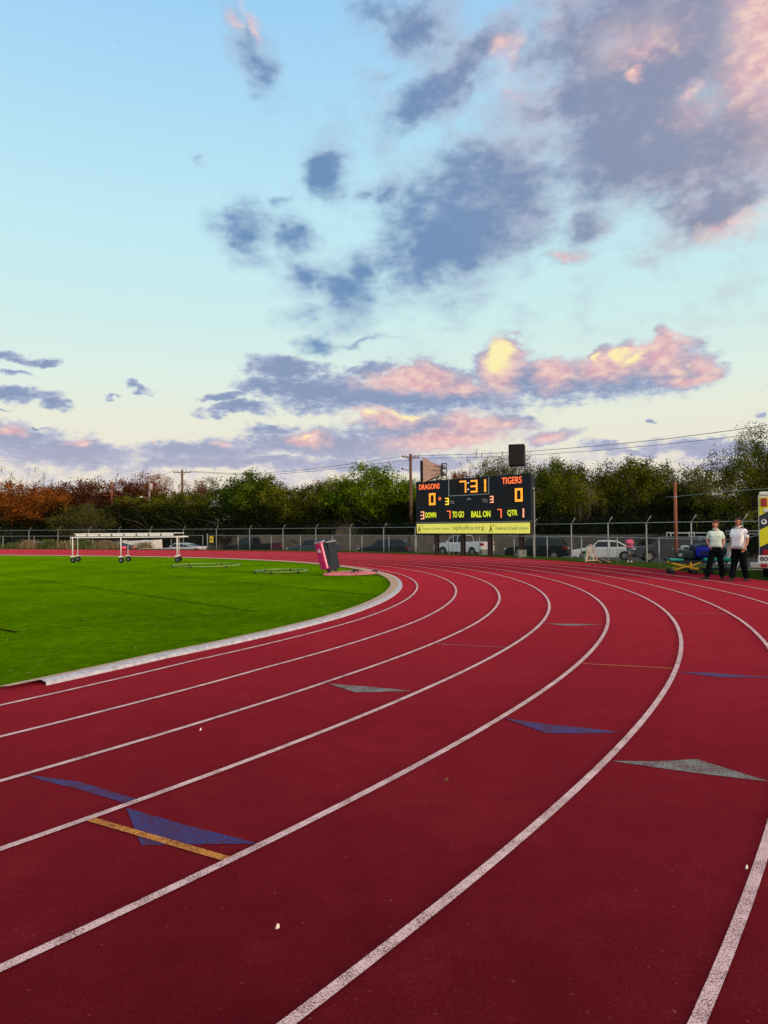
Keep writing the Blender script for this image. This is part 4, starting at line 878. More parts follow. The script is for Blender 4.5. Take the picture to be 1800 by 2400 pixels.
T = [
 ('round', -30,1128,96,230,'rust','rust coloured round tree cut by the left edge of the picture'),
 ('bare', 30,1106,112,170,'pinkbr','bare twiggy tree rising behind the rust tree at the far left'),
 ('round', 62,1140,90,190,'rust','orange brown round tree, largest of the autumn trees at the left'),
 ('wide', 150,1122,104,210,'brown','dark red brown tree left of the pinkish bare tree'),
 ('bare', 105,1106,116,150,'brown','thin brown twiggy tree behind the dark red brown tree'),
 ('bare', 245,1116,100,170,'pinkbr','pinkish bare tree by the leftmost utility pole'),
 ('sparse', 205,1180,84,150,'drygr','low dry tree with loose twigs left of the lamp pole'),
 ('round', 215,1136,108,150,'brown','brown tree filling the gap behind the pinkish bare tree'),
 ('oval', 300,1135,100,150,'brown','brown tree just left of the lamp pole'),
 ('sparse', 365,1106,104,150,'rust','rust red tree between the lamp pole and the tall crossarm pole'),
 ('wide', 380,1150,90,180,'olive','olive tree below the tall crossarm pole'),
 ('sparse', 465,1120,104,150,'pinkbr','pale rust tree right of the tall crossarm pole'),
 ('round', 440,1160,92,140,'olive','small olive tree right of the tall crossarm pole foot'),
 ('oval', 555,1113,92,170,'green','green tree standing above the black pickup truck'),
 ('wide', 610,1130,100,180,'dark','dark tree just behind and right of the green tree over the pickup'),
 ('oval', 645,1122,94,150,'olive','olive green tree left of the tackling pads'),
 ('wide', 715,1128,88,200,'olive','broad dark green tree over the slate crossover'),
 ('sparse', 775,1113,104,100,'rust','small rust tipped tree peeping over the broad dark green tree'),
 ('wide', 775,1150,98,170,'dark','dark tree behind the gabled house roof'),
 ('oval', 862,1100,86,190,'bright','bright yellow green tree over the charcoal crossover, tallest left of the scoreboard'),
 ('round', 925,1125,90,150,'bright','yellow green tree beside the crossarm pole near the scoreboard'),
 ('sparse', 975,1118,96,130,'drygr','loose dry green tree partly behind the horn loudspeaker'),
 ('round', 1000,1150,82,160,'dark','dark tree directly behind the left half of the scoreboard'),
 ('bare', 1095,1062,98,150,'pinkbr','tall pinkish bare tree above the middle of the scoreboard'),
 ('round', 1055,1105,92,130,'rust','amber tree top showing just above the scoreboard clock'),
 ('sparse', 1160,1062,94,140,'drygr','loose dry tree behind the square loudspeaker'),
 ('round', 1150,1108,84,170,'olive','olive tree behind the right half of the scoreboard'),
 ('sparse', 1235,1062,88,150,'drygr','airy tree rising right of the square loudspeaker'),
 ('oval', 1275,1092,82,160,'green','green tree touching the right edge of the scoreboard'),
 ('shaggy', 1345,1068,78,210,'olive','shaggy tree with pale hanging vines just right of the scoreboard'),
 ('shaggy', 1445,1058,80,230,'olive','shaggy olive tree with the highest top between the scoreboard and the brown pole'),
 ('wide', 1400,1110,92,230,'dark','dark tree behind the two shaggy trees'),
 ('wide', 1540,1082,84,200,'olive','olive tree behind the brown pole'),
 ('sparse', 1625,1092,78,180,'drygr','loose tree with sky gaps above the two paramedics'),
 ('wide', 1600,1150,72,230,'dark','low dark tree behind the ladder rack truck'),
 ('wide', 1720,1165,66,230,'dark','low dark tree behind the two paramedics'),
]
for t in T:
    tree(t[0], t[1], t[2], t[3], t[4], t[5], t[6], tm=pale_bark if t[0] == 'shaggy' else None)
tree('near', 1800,978,46,310,'olive','tall nearer tree with fine foliage at the right edge', name='tree', gy=-1.0)
tree('near', 1925,1010,50,300,'pinkbr','pinkish brown tree cut by the right edge behind the tall near tree', name='tree', gy=-1.0)
tree('round', 1725,1130,54,150,'dark','dark lower tree at the foot of the tall near tree')
BW_ = ['dark undergrowth bush far behind the grey board fence, {}', ]
spots = [(-20,88,'below the rust tree'),(80,89,'above the low blue car'),(175,89,'left of the wheeled frame'),(270,88,'over the wheeled frame middle'),(360,87,'over the white cargo trailer'),(450,87,'above the silver coupe'),
         (540,86,'above the black pickup'),(630,85,'between the pickup and the slate crossover'),(720,84,'above the tackling pads'),(890,82,'above the charcoal crossover'),(970,80,'left of the scoreboard foot'),(1075,79,'above the white pickup'),
         (1180,77,'right behind the scoreboard posts'),(1280,75,'above the black crossover'),(1375,73,'left above the white sedan'),(1470,71,'above the woman in pink'),(1560,68,'at the brown pole'),(1660,64,'left of the paramedics'),(1760,60,'beside the ambulance')]
for px, D, w in spots: tree('bush', px, 1188, D, 150, 'dark', 'dark leafy bush beyond the board fence, '+w, 'bushes beyond the board fence', 'bush', name='bush')
# weeds along the left fence
wm = M('weed_green', (.10,.13,.03), .9, var=.4, scale=3); wm2 = M('weed_dry', (.26,.20,.10), .9, var=.3, scale=3)
def weeds(px, D, w, h, m, label):
    rg = random.Random(px); p = P(px, 1285, D); mb = MB(); vs = []; fs = []
    for _ in range(420):
        a = rg.uniform(0, 6.28); b = Vector((rg.gauss(0, w*.4), rg.gauss(0, .3), 0)); l = h*rg.uniform(.4, 1.0); e = b+Vector((cos(a)*l*.45, sin(a)*l*.45, l)); n = Vector((-sin(a), cos(a), 0))*.03
        mb.add([b-n, b+n, e], [(0,1,2)])
        if rg.random() < .6: mb.add([e-n*2, e+Vector((.05,.02,.07)), e+n*2], [(0,1,2)])
    o = mb.build('weed_clump', m); o.location = (p.x, D, -.06); tag(o, label, 'weeds', 'weed clumps along the far left edge of the track')
for px, D, w, h, m, l in ((28,65,1.2,.5,wm,'green weed clump at the far left edge of the track'),(70,64,1.0,.75,wm2,'pale dry weed clump left of the blue car'),(112,64,.9,.8,wm,'taller green weed clump in front of the blue car'),
    (158,63,1.0,.7,wm2,'dry weed clump just right of the lit tail light'),(205,63,1.2,.8,wm,'green weed clump under the left part of the wheeled frame'),(248,62.5,1.2,.7,wm2,'dry weed clump left of the navy car'),(338,62,.8,.5,wm2,'dry weed clump left of the silver coupe')):
    weeds(px, D, w, h, m, l)
# ------------------------------------------------------------------ utility poles and wires
def pole(px, top, D, w, m, label, arm=0, arm_y=0, arm_ang=0.0, extra=None):
    p = P(px, top, D); r = empty('utility_pole', (p.x, D, -1.15), arm_ang, label, 'utility pole', 'utility poles along the road'); h = p.z+1.15
    MB().tube([(0,0,0), (0,0,h)], [w*.58, w*.42], 10).build('pole_shaft', m, r, True)
    if arm:
        az_ = h-arm_y; MB().bar((-arm,-.12,az_), (arm,-.12,az_), .10, .12).bar((-arm*.45,-.12,az_), (0,-.02,az_-.5), .05).bar((arm*.45,-.12,az_), (0,-.02,az_-.5), .05).build('crossarm', wood_pole, r)
        for k in (-.92,-.5,.5,.92): MB().tube([(arm*k,-.12,az_+.05), (arm*k,-.12,az_+.25)], [.05,.035], 6).build('insulator', M('insulator', (.12,.10,.10), .4), r)
    return r, h
r1, h1 = pole(427, 1101, 98, .34, wood_pole, 'tall wooden pole with a wide crossarm above the silver coupe', 1.95/2*1.2, .35, .2)
MB().box((-.55,-.4,h1-5.0), (-.15,-.1,h1-4.2)).build('equipment_box', M('pale_box', (.5,.4,.36), .6), r1)
r2, h2 = pole(350, 1115, 92, .28, M('pole_grey', (.25,.22,.21), .8, var=.2, scale=4), 'slim grey pole with a transformer and a street lamp left of the tall crossarm pole')
MB().tube([(.22,-.1,h2-1.9), (.22,-.1,h2-1.0)], .22, 12).build('transformer', M('transformer', (.4,.34,.32), .5), r2, True)
MB().tube([(0,0,h2-3.2), (-.5,-.2,h2-2.75), (-.85,-.3,h2-2.7)], .03, 6).build('lamp_arm', galv, r2); MB().ball((-1.0,-.32,h2-2.75), (.26,.14,.13), 12, 8).build('lamp_head', white_p, r2, True)
r3, h3 = pole(262, 1128, 96, .30, red_pole, 'reddish pole standing in the pinkish bare tree, leftmost utility pole', .8, .9)
MB().bar((-1.1,-.1,h3-1.9), (1.1,-.1,h3-1.9), .08).build('lower_crossarm', red_pole, r3)
r4, h4 = pole(962, 1064, 80, .36, wood_pole, 'thick wooden pole with a crossarm just left of the horn loudspeaker', 1.0, .35, .2)
MB().bar((0,-.1,h4-1.9), (-.9,-.1,h4-1.7), .07).ball((-.95,-.1,h4-1.65), .12, 8, 6).build('lamp_bracket', wood_pole, r4)
pp = P(1582, 1130, 44); r5 = empty('utility_pole', (pp.x, 44, -.9), 0, 'bare reddish brown pole behind the stretcher, nearest of the poles', 'utility pole', 'utility poles along the road')
MB().tube([(0,0,0), (0,0,pp.z+.9)], [.115,.085], 12).build('pole_shaft', red_pole, r5, True)
MB().tube([(0,0,pp.z+.88), (.02,0,pp.z+1.08)], .012, 5).build('top_pin', galv, r5); MB().tube([(0,0,pp.z-.05), (0,0,pp.z+.0)], .11, 10).build('steel_band', galv, r5)
wire_m = M('cable', (.025,.025,.03), .6); wire_l = M('pale_cable', (.26,.30,.30), .5)
def wire(pts, D0, D1, r, m, label, sag=0.0):
    P0 = []; n = len(pts)
    xs = [q[0] for q in pts]
    for i in range(n-1):
        for k in range(6 if i < n-2 else 7):
            f = k/6; x_ = pts[i][0]+(pts[i+1][0]-pts[i][0])*f; y_ = pts[i][1]+(pts[i+1][1]-pts[i][1])*f-0*sag
            g_2 = (x_-xs[0])/(xs[-1]-xs[0]); D = 1/(1/D0+(1/D1-1/D0)*g_2); P0.append(P(x_, y_, D))
    o = MB().tube(P0, r, 5).build('power_line', m); tag(o, label, 'power line', 'overhead lines'); return o
wire([(962,1068),(1090,1065),(1235,1058.5),(1400,1045),(1560,1029),(1720,1008),(1850,988),(1960,970)], 80, 46, .022, wire_m, 'upper of the two wires rising right from the pole left of the scoreboard')
wire([(962,1074),(1090,1073),(1235,1067),(1400,1056),(1560,1041),(1700,1026),(1850,1006),(1960,990)], 80, 46, .018, wire_m, 'lower of the two wires rising right from the pole left of the scoreboard')
wire([(446,1104),(530,1109),(600,1109.5),(700,1103),(830,1086),(900,1076),(950,1068)], 98, 80, .022, wire_m, 'sagging upper wire between the two crossarm poles')
wire([(446,1106),(540,1112),(640,1112),(740,1104),(850,1092),(920,1082),(962,1078)], 98, 80, .02, wire_m, 'sagging lower wire between the two crossarm poles')
wire([(350,1118),(380,1114),(408,1103)], 92, 98, .02, wire_m, 'short wire from the lamp pole to the tall crossarm pole')
wire([(120,1130),(200,1130.5),(262,1132),(350,1120)], 97, 92, .02, wire_l, 'pale wire from the left to the lamp pole')
wire([(120,1191),(255,1194),(350,1184),(430,1187),(520,1187)], 90, 90, .018, wire_l, 'low pale wire crossing the dark trees at the left')
wire([(1560,1165),(1582,1164),(1640,1158),(1700,1152),(1800,1145),(1900,1138)], 44, 34, .014, wire_l, 'pale low wire running right from the brown pole')
# ------------------------------------------------------------------ houses seen through the trees
def house(px, D, w, d, hw_, hr, rz, wallm, roofm, label):
    p = P(px, 1240, D); r = empty('house', (p.x, D, -1.15), rz, label, 'house', 'houses beyond the trees')
    MB().box((-w/2,0,0), (w/2,d,hw_)).prism([(-w/2,hw_),(w/2,hw_),(0,hw_+hr)], .01, d-.01).build('wall', wallm, r)
    e = .35; rf = MB()
    for s in (-1, 1):
        rf.add([(s*(w/2+e),-e,hw_-e*hr/(w/2)),(0,-e,hw_+hr),(0,d+e,hw_+hr),(s*(w/2+e),d+e,hw_-e*hr/(w/2))]+[(s*(w/2+e),-e,hw_-e*hr/(w/2)+.16),(0,-e,hw_+hr+.16),(0,d+e,hw_+hr+.16),(s*(w/2+e),d+e,hw_-e*hr/(w/2)+.16)], [(0,1,2,3),(7,6,5,4),(0,4,5,1),(1,5,6,2),(2,6,7,3),(3,7,4,0)])
    rf.build('roof', roofm, r)
    for s in (-.28, .22):
        f = MB().box((w*s-.5,-.05,.9), (w*s+.5,.02,2.0)).build('window', white_p, r); MB().box((w*s-.42,-.06,.98), (w*s+.42,-.052,1.92)).build('pane', glass_m, f)
    return r
wall_t = M('siding_tan', (.42,.36,.27), .8, var=.15, scale=3); roof_b = M('roof_brown', (.20,.13,.10), .9, var=.3, scale=3); roof_d = M('roof_dark', (.06,.055,.05), .9, var=.3, scale=3); wall_w = M('siding_white', (.5,.5,.47), .8, var=.1, scale=3)
house(818, 87, 3.4, 5, 2.9, .75, .35, wall_t, roof_b, 'tan gabled house with a brown roof above the slate crossover')
house(-6, 88, 6, 7, 2.3, .9, .0, wall_w, roof_d, 'white gabled house at the far left edge behind the fence')
house(1690, 74, 8, 6, 2.6, 1.2, .1, M('siding_dark', (.13,.11,.09), .8, var=.2, scale=3), roof_d, 'dark roofed house behind the two paramedics')
# ------------------------------------------------------------------ things by the fence
def small_box(px, py, w, h, d, m, label, z=0.0):
    p = at(px, py, z); r = empty('equipment_box', (p.x, p.y, z), .2, label, 'box', 'grey equipment boxes by the fence')
    MB().box((-w/2,0,.0), (w/2,d,h-.03)).build('cabinet', m, r, bevel=.01); MB().box((-w/2-.015,-.015,h-.03), (w/2+.015,d+.015,h)).build('lid', m, r)
    MB().box((-w/2+.05,-.012,.06), (-.015,-.002,h-.08)).box((.015,-.012,.06), (w/2-.05,-.002,h-.08)).build('door', m, r); MB().box((-.01,-.02,h*.45), (.03,-.012,h*.6)).build('latch', dark_m, r)
ebx = M('cabinet_grey', (.20,.22,.20), .6, var=.15, scale=4)
small_box(1225, 1306, .42, .38, .3, ebx, 'small grey cabinet right of the scoreboard posts'); small_box(1140, 1300.5, .55, .30, .3, ebx, 'low grey cabinet in front of the white pickup')
c_ = P(645, 1285, 70); bn = empty('waste_bin', (c_.x, 70, -1.16), -.3, 'dark maroon wheeled bin behind the tailgate of the black pickup', 'bin')
MB().box((-.35,-.35,.12), (.35,.35,1.25), tz=-.04).build('bin_body', M('maroon', (.07,.015,.04), .5), bn, bevel=.03); MB().box((-.42,-.42,1.25), (.42,.42,1.33)).build('lid', M('maroon_lid', (.04,.01,.03), .5), bn, bevel=.02)
for s in (-.3, .3): MB().wheel((s,.3,.12), .12, .06, 12).build('wheel', blk, bn)
# A-frame
a0 = at(1388, 1317); af = empty('a_frame', (a0.x, a0.y, 0), .15, 'pink and pale wooden A-frame stand on the grass in front of the white sedan', 'stand')
apk = M('frame_salmon', (.62,.34,.26), .7, var=.2, scale=6); awh = M('frame_pale', (.58,.56,.50), .7, var=.2, scale=6); agr = M('frame_green', (.25,.38,.22), .7)
for i, (y_, m_, w_) in enumerate(((0,apk,.26),(.22,awh,.20),(.42,agr,.14))):
    hh_ = .76-.05*i; mb = MB().bar((-w_,y_,0), (-.02,y_+.1,hh_), .035).bar((w_,y_,0), (.02,y_+.1,hh_), .035).bar((-w_*.62,y_+.03,.30), (w_*.62,y_+.03,.30), .03).bar((-w_*.95,y_,.06), (w_*.95,y_,.06), .03)
    mb.build('a_shaped_side', m_, af)
MB().bar((0,.08,.74), (0,.55,.66), .03).build('ridge_bar', awh, af)
for a, b, lab in (((1401,1309),(1430,1321),'brown plank lying on the grass, farther of the two'), ((1396,1313),(1408,1320),'short brown plank at the foot of the A-frame')):
    A_, B_ = at(*a, .0), at(*b, .0); o = MB().bar(A_+Vector((0,0,.03)), B_+Vector((0,0,.05)), .10, .04).build('plank', M('plank_brown', (.28,.14,.08), .8, var=.3, scale=8), bevel=.004); tag(o, lab, 'plank', 'planks lying by the A-frame')
# chain-link gate leaf standing open behind the paramedics
gp = P(1762, 1330, 24); gt = empty('steel_gate', (gp.x-.6, 24.5, 0), -.25, 'open chain link gate leaf with pinkish top rails between the right paramedic and the ambulance', 'gate')
gr_ = M('gate_rail', (.52,.40,.42), .5, .3)
MB().tube([(0,0,.05),(0,0,1.36),(2.2,0,1.36),(2.2,0,.05),(0,0,.05)], .028, 8).build('gate_frame', gr_, gt, True); MB().tube([(0,0,1.26),(2.2,0,1.26)], .02, 6).build('upper_rail', gr_, gt, True)
MB().tube([(.02,.0,.95),(1.1,-.01,1.25)], .02, 6).build('brace', galv, gt, True)
sheet([Vector((0,0,0)), Vector((2.2,0,0))], lambda p: .05, lambda p: 1.36, chain_m, 'wire_mesh', gt)
# pale slatted hurdles leaning behind the men
for px, py, lab, tilt in ((1714, 1342, 'pale slatted folding frame leaning behind the legs of the left paramedic', .5), (1756, 1335, 'pale slatted folding frame leaning beside the right paramedic', .45)):
    q = at(px, py); fr_ = empty('folding_frame', (q.x, q.y+1.2, 0), -.3, lab, 'folding frame', 'pale folding frames behind the paramedics'); Mx = Matrix.Rotation(tilt, 4, 'Y')
    MB().bar((-.28,0,0), (-.28,0,.85), .03, M=Mx).bar((.12,0,0), (.12,0,.85), .03, M=Mx).bar((-.28,0,.84), (.12,0,.84), .03, M=Mx).build('side_rails', white_p, fr_)
    sl2 = MB()
    for k in range(9): sl2.bar((-.25+k*.043,0,.05), (-.25+k*.043,0,.82), .014, .01, M=Mx)
    sl2.build('slats', M('slat_grey', (.4,.42,.36), .7), fr_)
# ------------------------------------------------------------------ stretcher with bags
s0 = at(1637, 1345); st_ = empty('ambulance_stretcher', (s0.x, s0.y, 0), -.12, 'yellow and black wheeled ambulance stretcher at the track edge left of the paramedics', 'stretcher')
yst = M('stretcher_yellow', (.70,.42,.03), .45); bst = M('stretcher_black', (.02,.022,.025), .5); teal = M('teal_mattress', (.03,.36,.27), .5, var=.12, scale=6); SLn = 1.95
fl = MB()
for y_ in (-.24, .24): fl.tube([(-.9,y_,.16),(1.0,y_,.16)], .025, 8).tube([(-.92,y_,.40),(1.0,y_,.40)], .028, 8)
fl.build('lower_frame', bst, st_, True)
yb = MB()
for y_ in (-.25, .25): yb.tube([(-.88,y_,.36),(-.15,y_,.17),(-.05,y_,.17)], .032, 8).tube([(-.85,y_,.14),(-.2,y_,.30),(.0,y_,.38)], .03, 8).tube([(-.3,y_,.40),(-.3,y_,.14)], .03, 8)
yb.tube([(-.9,-.25,.39),(-.9,.25,.39)], .03, 8).tube([(-.1,-.25,.2),(-.1,.25,.2)], .03, 8)
yb.build('yellow_tubes', yst, st_, True)
MB().box((-.93,-.27,.42), (-.52,.27,.50)).build('foot_mattress', teal, st_, bevel=.03); MB().box((.12,-.27,.42), (.98,.27,.53)).build('head_mattress', teal, st_, bevel=.035)
MB().box((-.52,-.25,.40), (.12,.25,.45)).build('deck', bst, st_, bevel=.01)
MB().box((.45,-.29,.34), (.72,-.27,.39)).box((.82,-.29,.34), (.92,-.27,.40)).build('reflector', white_p, st_)
for x_ in (-.86,-.18,.30,.92):
    for y_ in (-.25,.25):
        w_ = MB().wheel((x_,y_,.085), .085, .045, 14).build('wheel', bst, st_, True); MB().bar((x_,y_,.10), (x_-.02,y_,.2), .03).build('wheel_fork', galv, w_)
cz_ = MB().tube([(-.93,-.25,.40),(-1.0,-.25,.52),(-1.0,.25,.52),(-.93,.25,.40)], .02, 6).build('push_handle', bst, st_, True)
SR = Matrix.Translation(st_.location) @ Matrix.Rotation(-.12, 4, 'Z')
def lump(name, c, r, m, label, cat, seed, strap=None, group=None):
    p = SR @ Vector(c); rg = random.Random(seed); o = empty(name, p, -.12+rg.uniform(-.2,.2), label, cat, group); mb = MB(); n, mm = 18, 12; vs = []; fs = []
    for j in range(mm+1):
        ph = pi*j/mm
        for k in range(n):
            a = 2*pi*k/n; e = .62; sx = math.copysign(abs(sin(ph))**e*abs(cos(a))**e, cos(a)); sy = math.copysign(abs(sin(ph))**e*abs(sin(a))**e, sin(a)); s_z = -math.copysign(abs(cos(ph))**.7, cos(ph))
            q = 1+.07*sin(3*a+seed)+.05*sin(5*ph+seed*2); vs.append((sx*r[0]*q, sy*r[1]*q, r[2]+s_z*r[2]*(1+.05*sin(2*a+seed))))
    fs = [(j*n+k, j*n+(k+1)%n, (j+1)*n+(k+1)%n, (j+1)*n+k) for j in range(mm) for k in range(n)]
    mb.add(vs, fs).build('bag_body', m, o, True)
    if strap:
        MB().tube([(-r[0]*.5,-r[1]*.4,r[2]*1.85),(-r[0]*.3,-r[1]*.4,r[2]*2.3),(r[0]*.3,-r[1]*.4,r[2]*2.3),(r[0]*.5,-r[1]*.4,r[2]*1.85)], .014, 6).build('carry_handle', strap, o)
        MB().box((-r[0]*.55,-r[1]*1.06,r[2]*.5), (r[0]*.55,-r[1]*.9,r[2]*1.3)).build('front_pocket', strap, o, bevel=.015)
    return o
lump('medical_bag', (.18,-.02,.50), (.30,.2,.19), M('bag_royal', (.005,.012,.36), .6), 'bright royal blue medical bag on the stretcher', 'bag', 1, M('bag_navy', (.01,.015,.10), .6))
lump('medical_bag', (-.05,.12,.45), (.22,.16,.25), M('bag_dark', (.012,.02,.05), .7), 'dark navy medical bag behind the royal blue bag', 'bag', 2, bst)
lump('medical_bag', (.14,.10,.74), (.28,.15,.13), M('bag_grey', (.06,.09,.12), .7), 'slate blue bag lying on top of the medical bags', 'bag', 3, bst)
lump('oxygen_case', (-.34,.0,.45), (.19,.16,.16), M('bag_green', (.02,.045,.04), .6), 'dark green equipment case at the foot of the stretcher', 'case', 4, bst)
lump('monitor', (-.40,.02,.75), (.13,.10,.09), M('monitor_pale', (.42,.47,.47), .45), 'pale grey monitor on the green case of the stretcher', 'monitor', 5, bst)
lump('medical_bag', (-.55,.06,.49), (.13,.14,.14), bst, 'small black bag at the foot end of the stretcher', 'bag', 8, galv)
lump('medical_bag', (.62,.10,.53), (.30,.18,.20), M('bag_char', (.03,.04,.045), .7), 'charcoal bag on the head end of the stretcher by the paramedic', 'bag', 6, bst)
# ------------------------------------------------------------------ people
def skin_mesh(nodes, edges, sub=2, root=0):
    me = bpy.data.meshes.new('s'); me.from_pydata([n[0] for n in nodes], edges, []); o = bpy.data.objects.new('s', me); COL.objects.link(o)
    sk = o.modifiers.new('k', 'SKIN'); sk.use_smooth_shade = True; sk.branch_smoothing = .3
    for v, n in zip(me.skin_vertices[0].data, nodes): v.radius = n[1] if isinstance(n[1], tuple) else (n[1], n[1]); v.use_root = False
    me.skin_vertices[0].data[root].use_root = True
    sb_ = o.modifiers.new('u', 'SUBSURF'); sb_.levels = sub
    bpy.context.view_layer.update()
    r = bpy.data.meshes.new_from_object(o.evaluated_get(bpy.context.evaluated_depsgraph_get())); bpy.data.objects.remove(o); return r
def mb_from(me, mb, mi=0, M_=None):
    return mb.add([tuple(v.co) for v in me.vertices], [tuple(p.vertices) for p in me.polygons], mi, M_)
skin_l = M('skin_fair', (.55,.24,.18), .55, var=.08, scale=20); skin_t = M('skin_tan', (.42,.17,.11), .55, var=.08, scale=20); skin_d = M('skin_dark', (.09,.045,.03), .55)
eye_m = M('eye_dark', (.03,.02,.02), .3); lip_m = M('lips', (.30,.07,.06), .5)
def person(label, loc, rz, H, J, skin, shirt, trouser, hairm, hair='short', fat=1.0, shorts=False, shoe=blk, head_rz=0.0, belly=0.0, patch=False, dress=None):
    """J: joints (metres for a 1.78 m figure), facing local -Y"""
    k = H/1.78; r = empty('person', loc, rz, label, 'person'); r.scale = (k, k, k)
    f = fat
    def chain(side):
        return [J['sh'+side], J['el'+side], J['wr'+side]]
    b = MB()
    pel = (0,.0,.95); ch = (0,.0+.0,1.34); nk = (0,.005,1.50); hb = (0,-.01,1.57)
    nodes = [(pel,(.15*f,.10*f)), ((0,-.005-belly*.3,1.12),(.14*f,.10*f)), (ch,(.15*f,.105*f)), (nk,(.062,.062)), (hb,(.055,.06))]; edges = [(0,1),(1,2),(2,3),(3,4)]
    for sd in 'LR':
        s = 1 if sd == 'L' else -1; i = len(nodes); sh, e_, w_ = chain(sd)
        nodes += [(sh,.058), (e_,.043), (w_,(.028,.026)), (tuple(J['hd'+sd]),(.040,.020))]; edges += [(2,i),(i,i+1),(i+1,i+2),(i+2,i+3)]
        i = len(nodes); nodes += [((.09*s*f,.0,.90),.085*f), (J['kn'+sd],.056), (J['an'+sd],.038)]; edges += [(0,i),(i,i+1),(i+1,i+2)]
    mb_from(skin_mesh(nodes, edges), b)
    # fingers: five separate curled chains rooted in the palm
    for sd in 'LR':
        w_ = Vector(J['wr'+sd]); h_ = Vector(J['hd'+sd]); d = (h_-w_).normalized(); side = d.cross(Vector((1,0,0))).normalized(); pn = side.cross(d).normalized()
        for q, L in ((-.030,.062),(-.010,.074),(.010,.070),(.029,.055)):
            p0 = h_+side*q; p1 = p0+d*L*.5; p2 = p1+(d+pn*(-.5 if sd == 'L' else .5)).normalized()*L*.5
            mb_from(skin_mesh([(tuple(p0),.010),(tuple(p1),.0085),(tuple(p2),.007)], [(0,1),(1,2)], 1), b)
        p0 = w_.lerp(h_, .45)-side*.03; p1 = p0-side*.03+d*.025; p2 = p1+d*.035
        mb_from(skin_mesh([(tuple(p0),.012),(tuple(p1),.010),(tuple(p2),.008)], [(0,1),(1,2)], 1), b)
    # head
    HM = Matrix.Translation((0,-.015,1.665)) @ Matrix.Rotation(head_rz, 4, 'Z')
    hd = MB().ball((0,0,0), (.076,.098,.118), 20, 14)
    hv = []
    for v in hd.v:
        x_, y_, z_ = v
        if z_ < -.02: t = (-.02-z_)/.1; x_ *= 1-.30*t; y_ = y_*(1-.22*t)-.012*t
        if y_ > 0 and z_ > 0: y_ *= 1.04
        hv.append((x_, y_, z_))
    b.add(hv, hd.f, 0, HM)
    b.add([(-.013,-.094,-.03),(.013,-.094,-.03),(0,-.124,-.028),(0,-.092,.022),(0,-.094,-.042)], [(0,2,3),(1,3,2),(0,4,2),(1,2,4)], 0, HM)
    for s in (-1, 1): b.ball((0,0,0), (.012,.022,.032), 8, 6, 0, HM @ Matrix.Translation((s*.078,.012,-.005)))
    b.ball((0,0,0), (.02,.012,.012), 8, 6, 0, HM @ Matrix.Translation((0,-.083,-.098)))
    body = b.build('body', skin, r, True)
    fc = MB()
    for s in (-1, 1): fc.ball((0,0,0), (.014,.006,.007), 8, 6, 0, HM @ Matrix.Translation((s*.030,-.086,.012)))
    fc.build('eyes', eye_m, r); MB().ball((0,0,0), (.026,.006,.007), 8, 6, 0, HM @ Matrix.Translation((0,-.090,-.062))).build('mouth', lip_m, r)
    br = MB()
    for s in (-1, 1): br.bar((s*.014,-.094,.028), (s*.046,-.083,.030), .006, .007, 0, HM)
    br.build('eyebrows', hairm, r)
    # hair
    hb_ = MB().ball((0,0,0), (.085,.108,.125), 20, 14); keep = []
    hv = []
    for v in hb_.v:
        x_, y_, z_ = v
        if hair == 'short':
            lim = .048 if y_ < -.045 else (.02-.0 if y_ < .01 else -.055)
        else: lim = .040 if y_ < -.045 else -.2
        hv.append((x_*(1.0 if z_ > 0 else .96), y_+.006, max(z_, lim)*1.0+.002))
    b2 = MB().add(hv, hb_.f, 0, HM)
    if hair == 'long':
        for s in (-1, 1): b2.tube([HM @ Vector((s*.07,.03,.03)), HM @ Vector((s*.092,.04,-.08)), HM @ Vector((s*.085,.03,-.2))], [.035,.042,.02], 8)
        b2.tube([HM @ Vector((0,.09,.03)), HM @ Vector((0,.105,-.1)), HM @ Vector((0,.09,-.2))], [.06,.07,.04], 8)
    b2.build('hair', hairm, r, True)
    # shirt
    g = .016; nd = [((0,0,.90),(.12*f,.08*f)), ((0,0,.99),(.135*f,.095*f)), ((0,-.005-belly,1.12),(.150*f+g,(.108+belly*.6)*f+g)), ((0,-.01-belly*.4,1.24),(.155*f+g,.115*f+g)), ((0,0,1.36),(.160*f+g,.112*f+g)), ((0,.005,1.465),(.115,.085)), ((0,.0,1.535),(.070,.070))]
    ed = [(0,1),(1,2),(2,3),(3,4),(4,5),(5,6)]
    for sd in 'LR':
        sh, e_, w_ = [Vector(q) for q in chain(sd)]; i = len(nd); nd += [(tuple(sh),.066*f**.5), (tuple(sh.lerp(e_, .5)),.062*f**.5), (tuple(sh.lerp(e_, .86)),.062*f**.5)]; ed += [(4,i),(i,i+1),(i+1,i+2)]
    mb_from(skin_mesh(nd, ed, 2, 2), MB_ := MB()); sh_o = MB_.build('shirt', shirt, r, True)
    MB().tube([(-.05,.045,1.535),(-.066,-.01,1.53),(-.03,-.07,1.49),(.0,-.085,1.465)], .014, 6).tube([(.05,.045,1.535),(.066,-.01,1.53),(.03,-.07,1.49),(.0,-.085,1.465)], .014, 6).build('collar', shirt, sh_o, True)
    if patch:
        for sd in 'LR':
            sh = Vector(J['sh'+sd]); s = 1 if sd == 'L' else -1; e_ = Vector(J['el'+sd]); q = sh.lerp(e_, .32)+Vector((s*.072,-.012,0))
            MB().ball(tuple(q), (.012,.042,.045), 14, 8).build('shoulder_patch', M('patch_navy', (.03,.02,.10), .7), sh_o, True)
            MB().box((min(s*.075,s*.19),-.03,1.475 if f < 1.1 else 1.478), (max(s*.075,s*.19),.03,1.492 if f < 1.1 else 1.496)).build('epaulette', M('epaulette', (.01,.015,.05), .6), sh_o, bevel=.006)
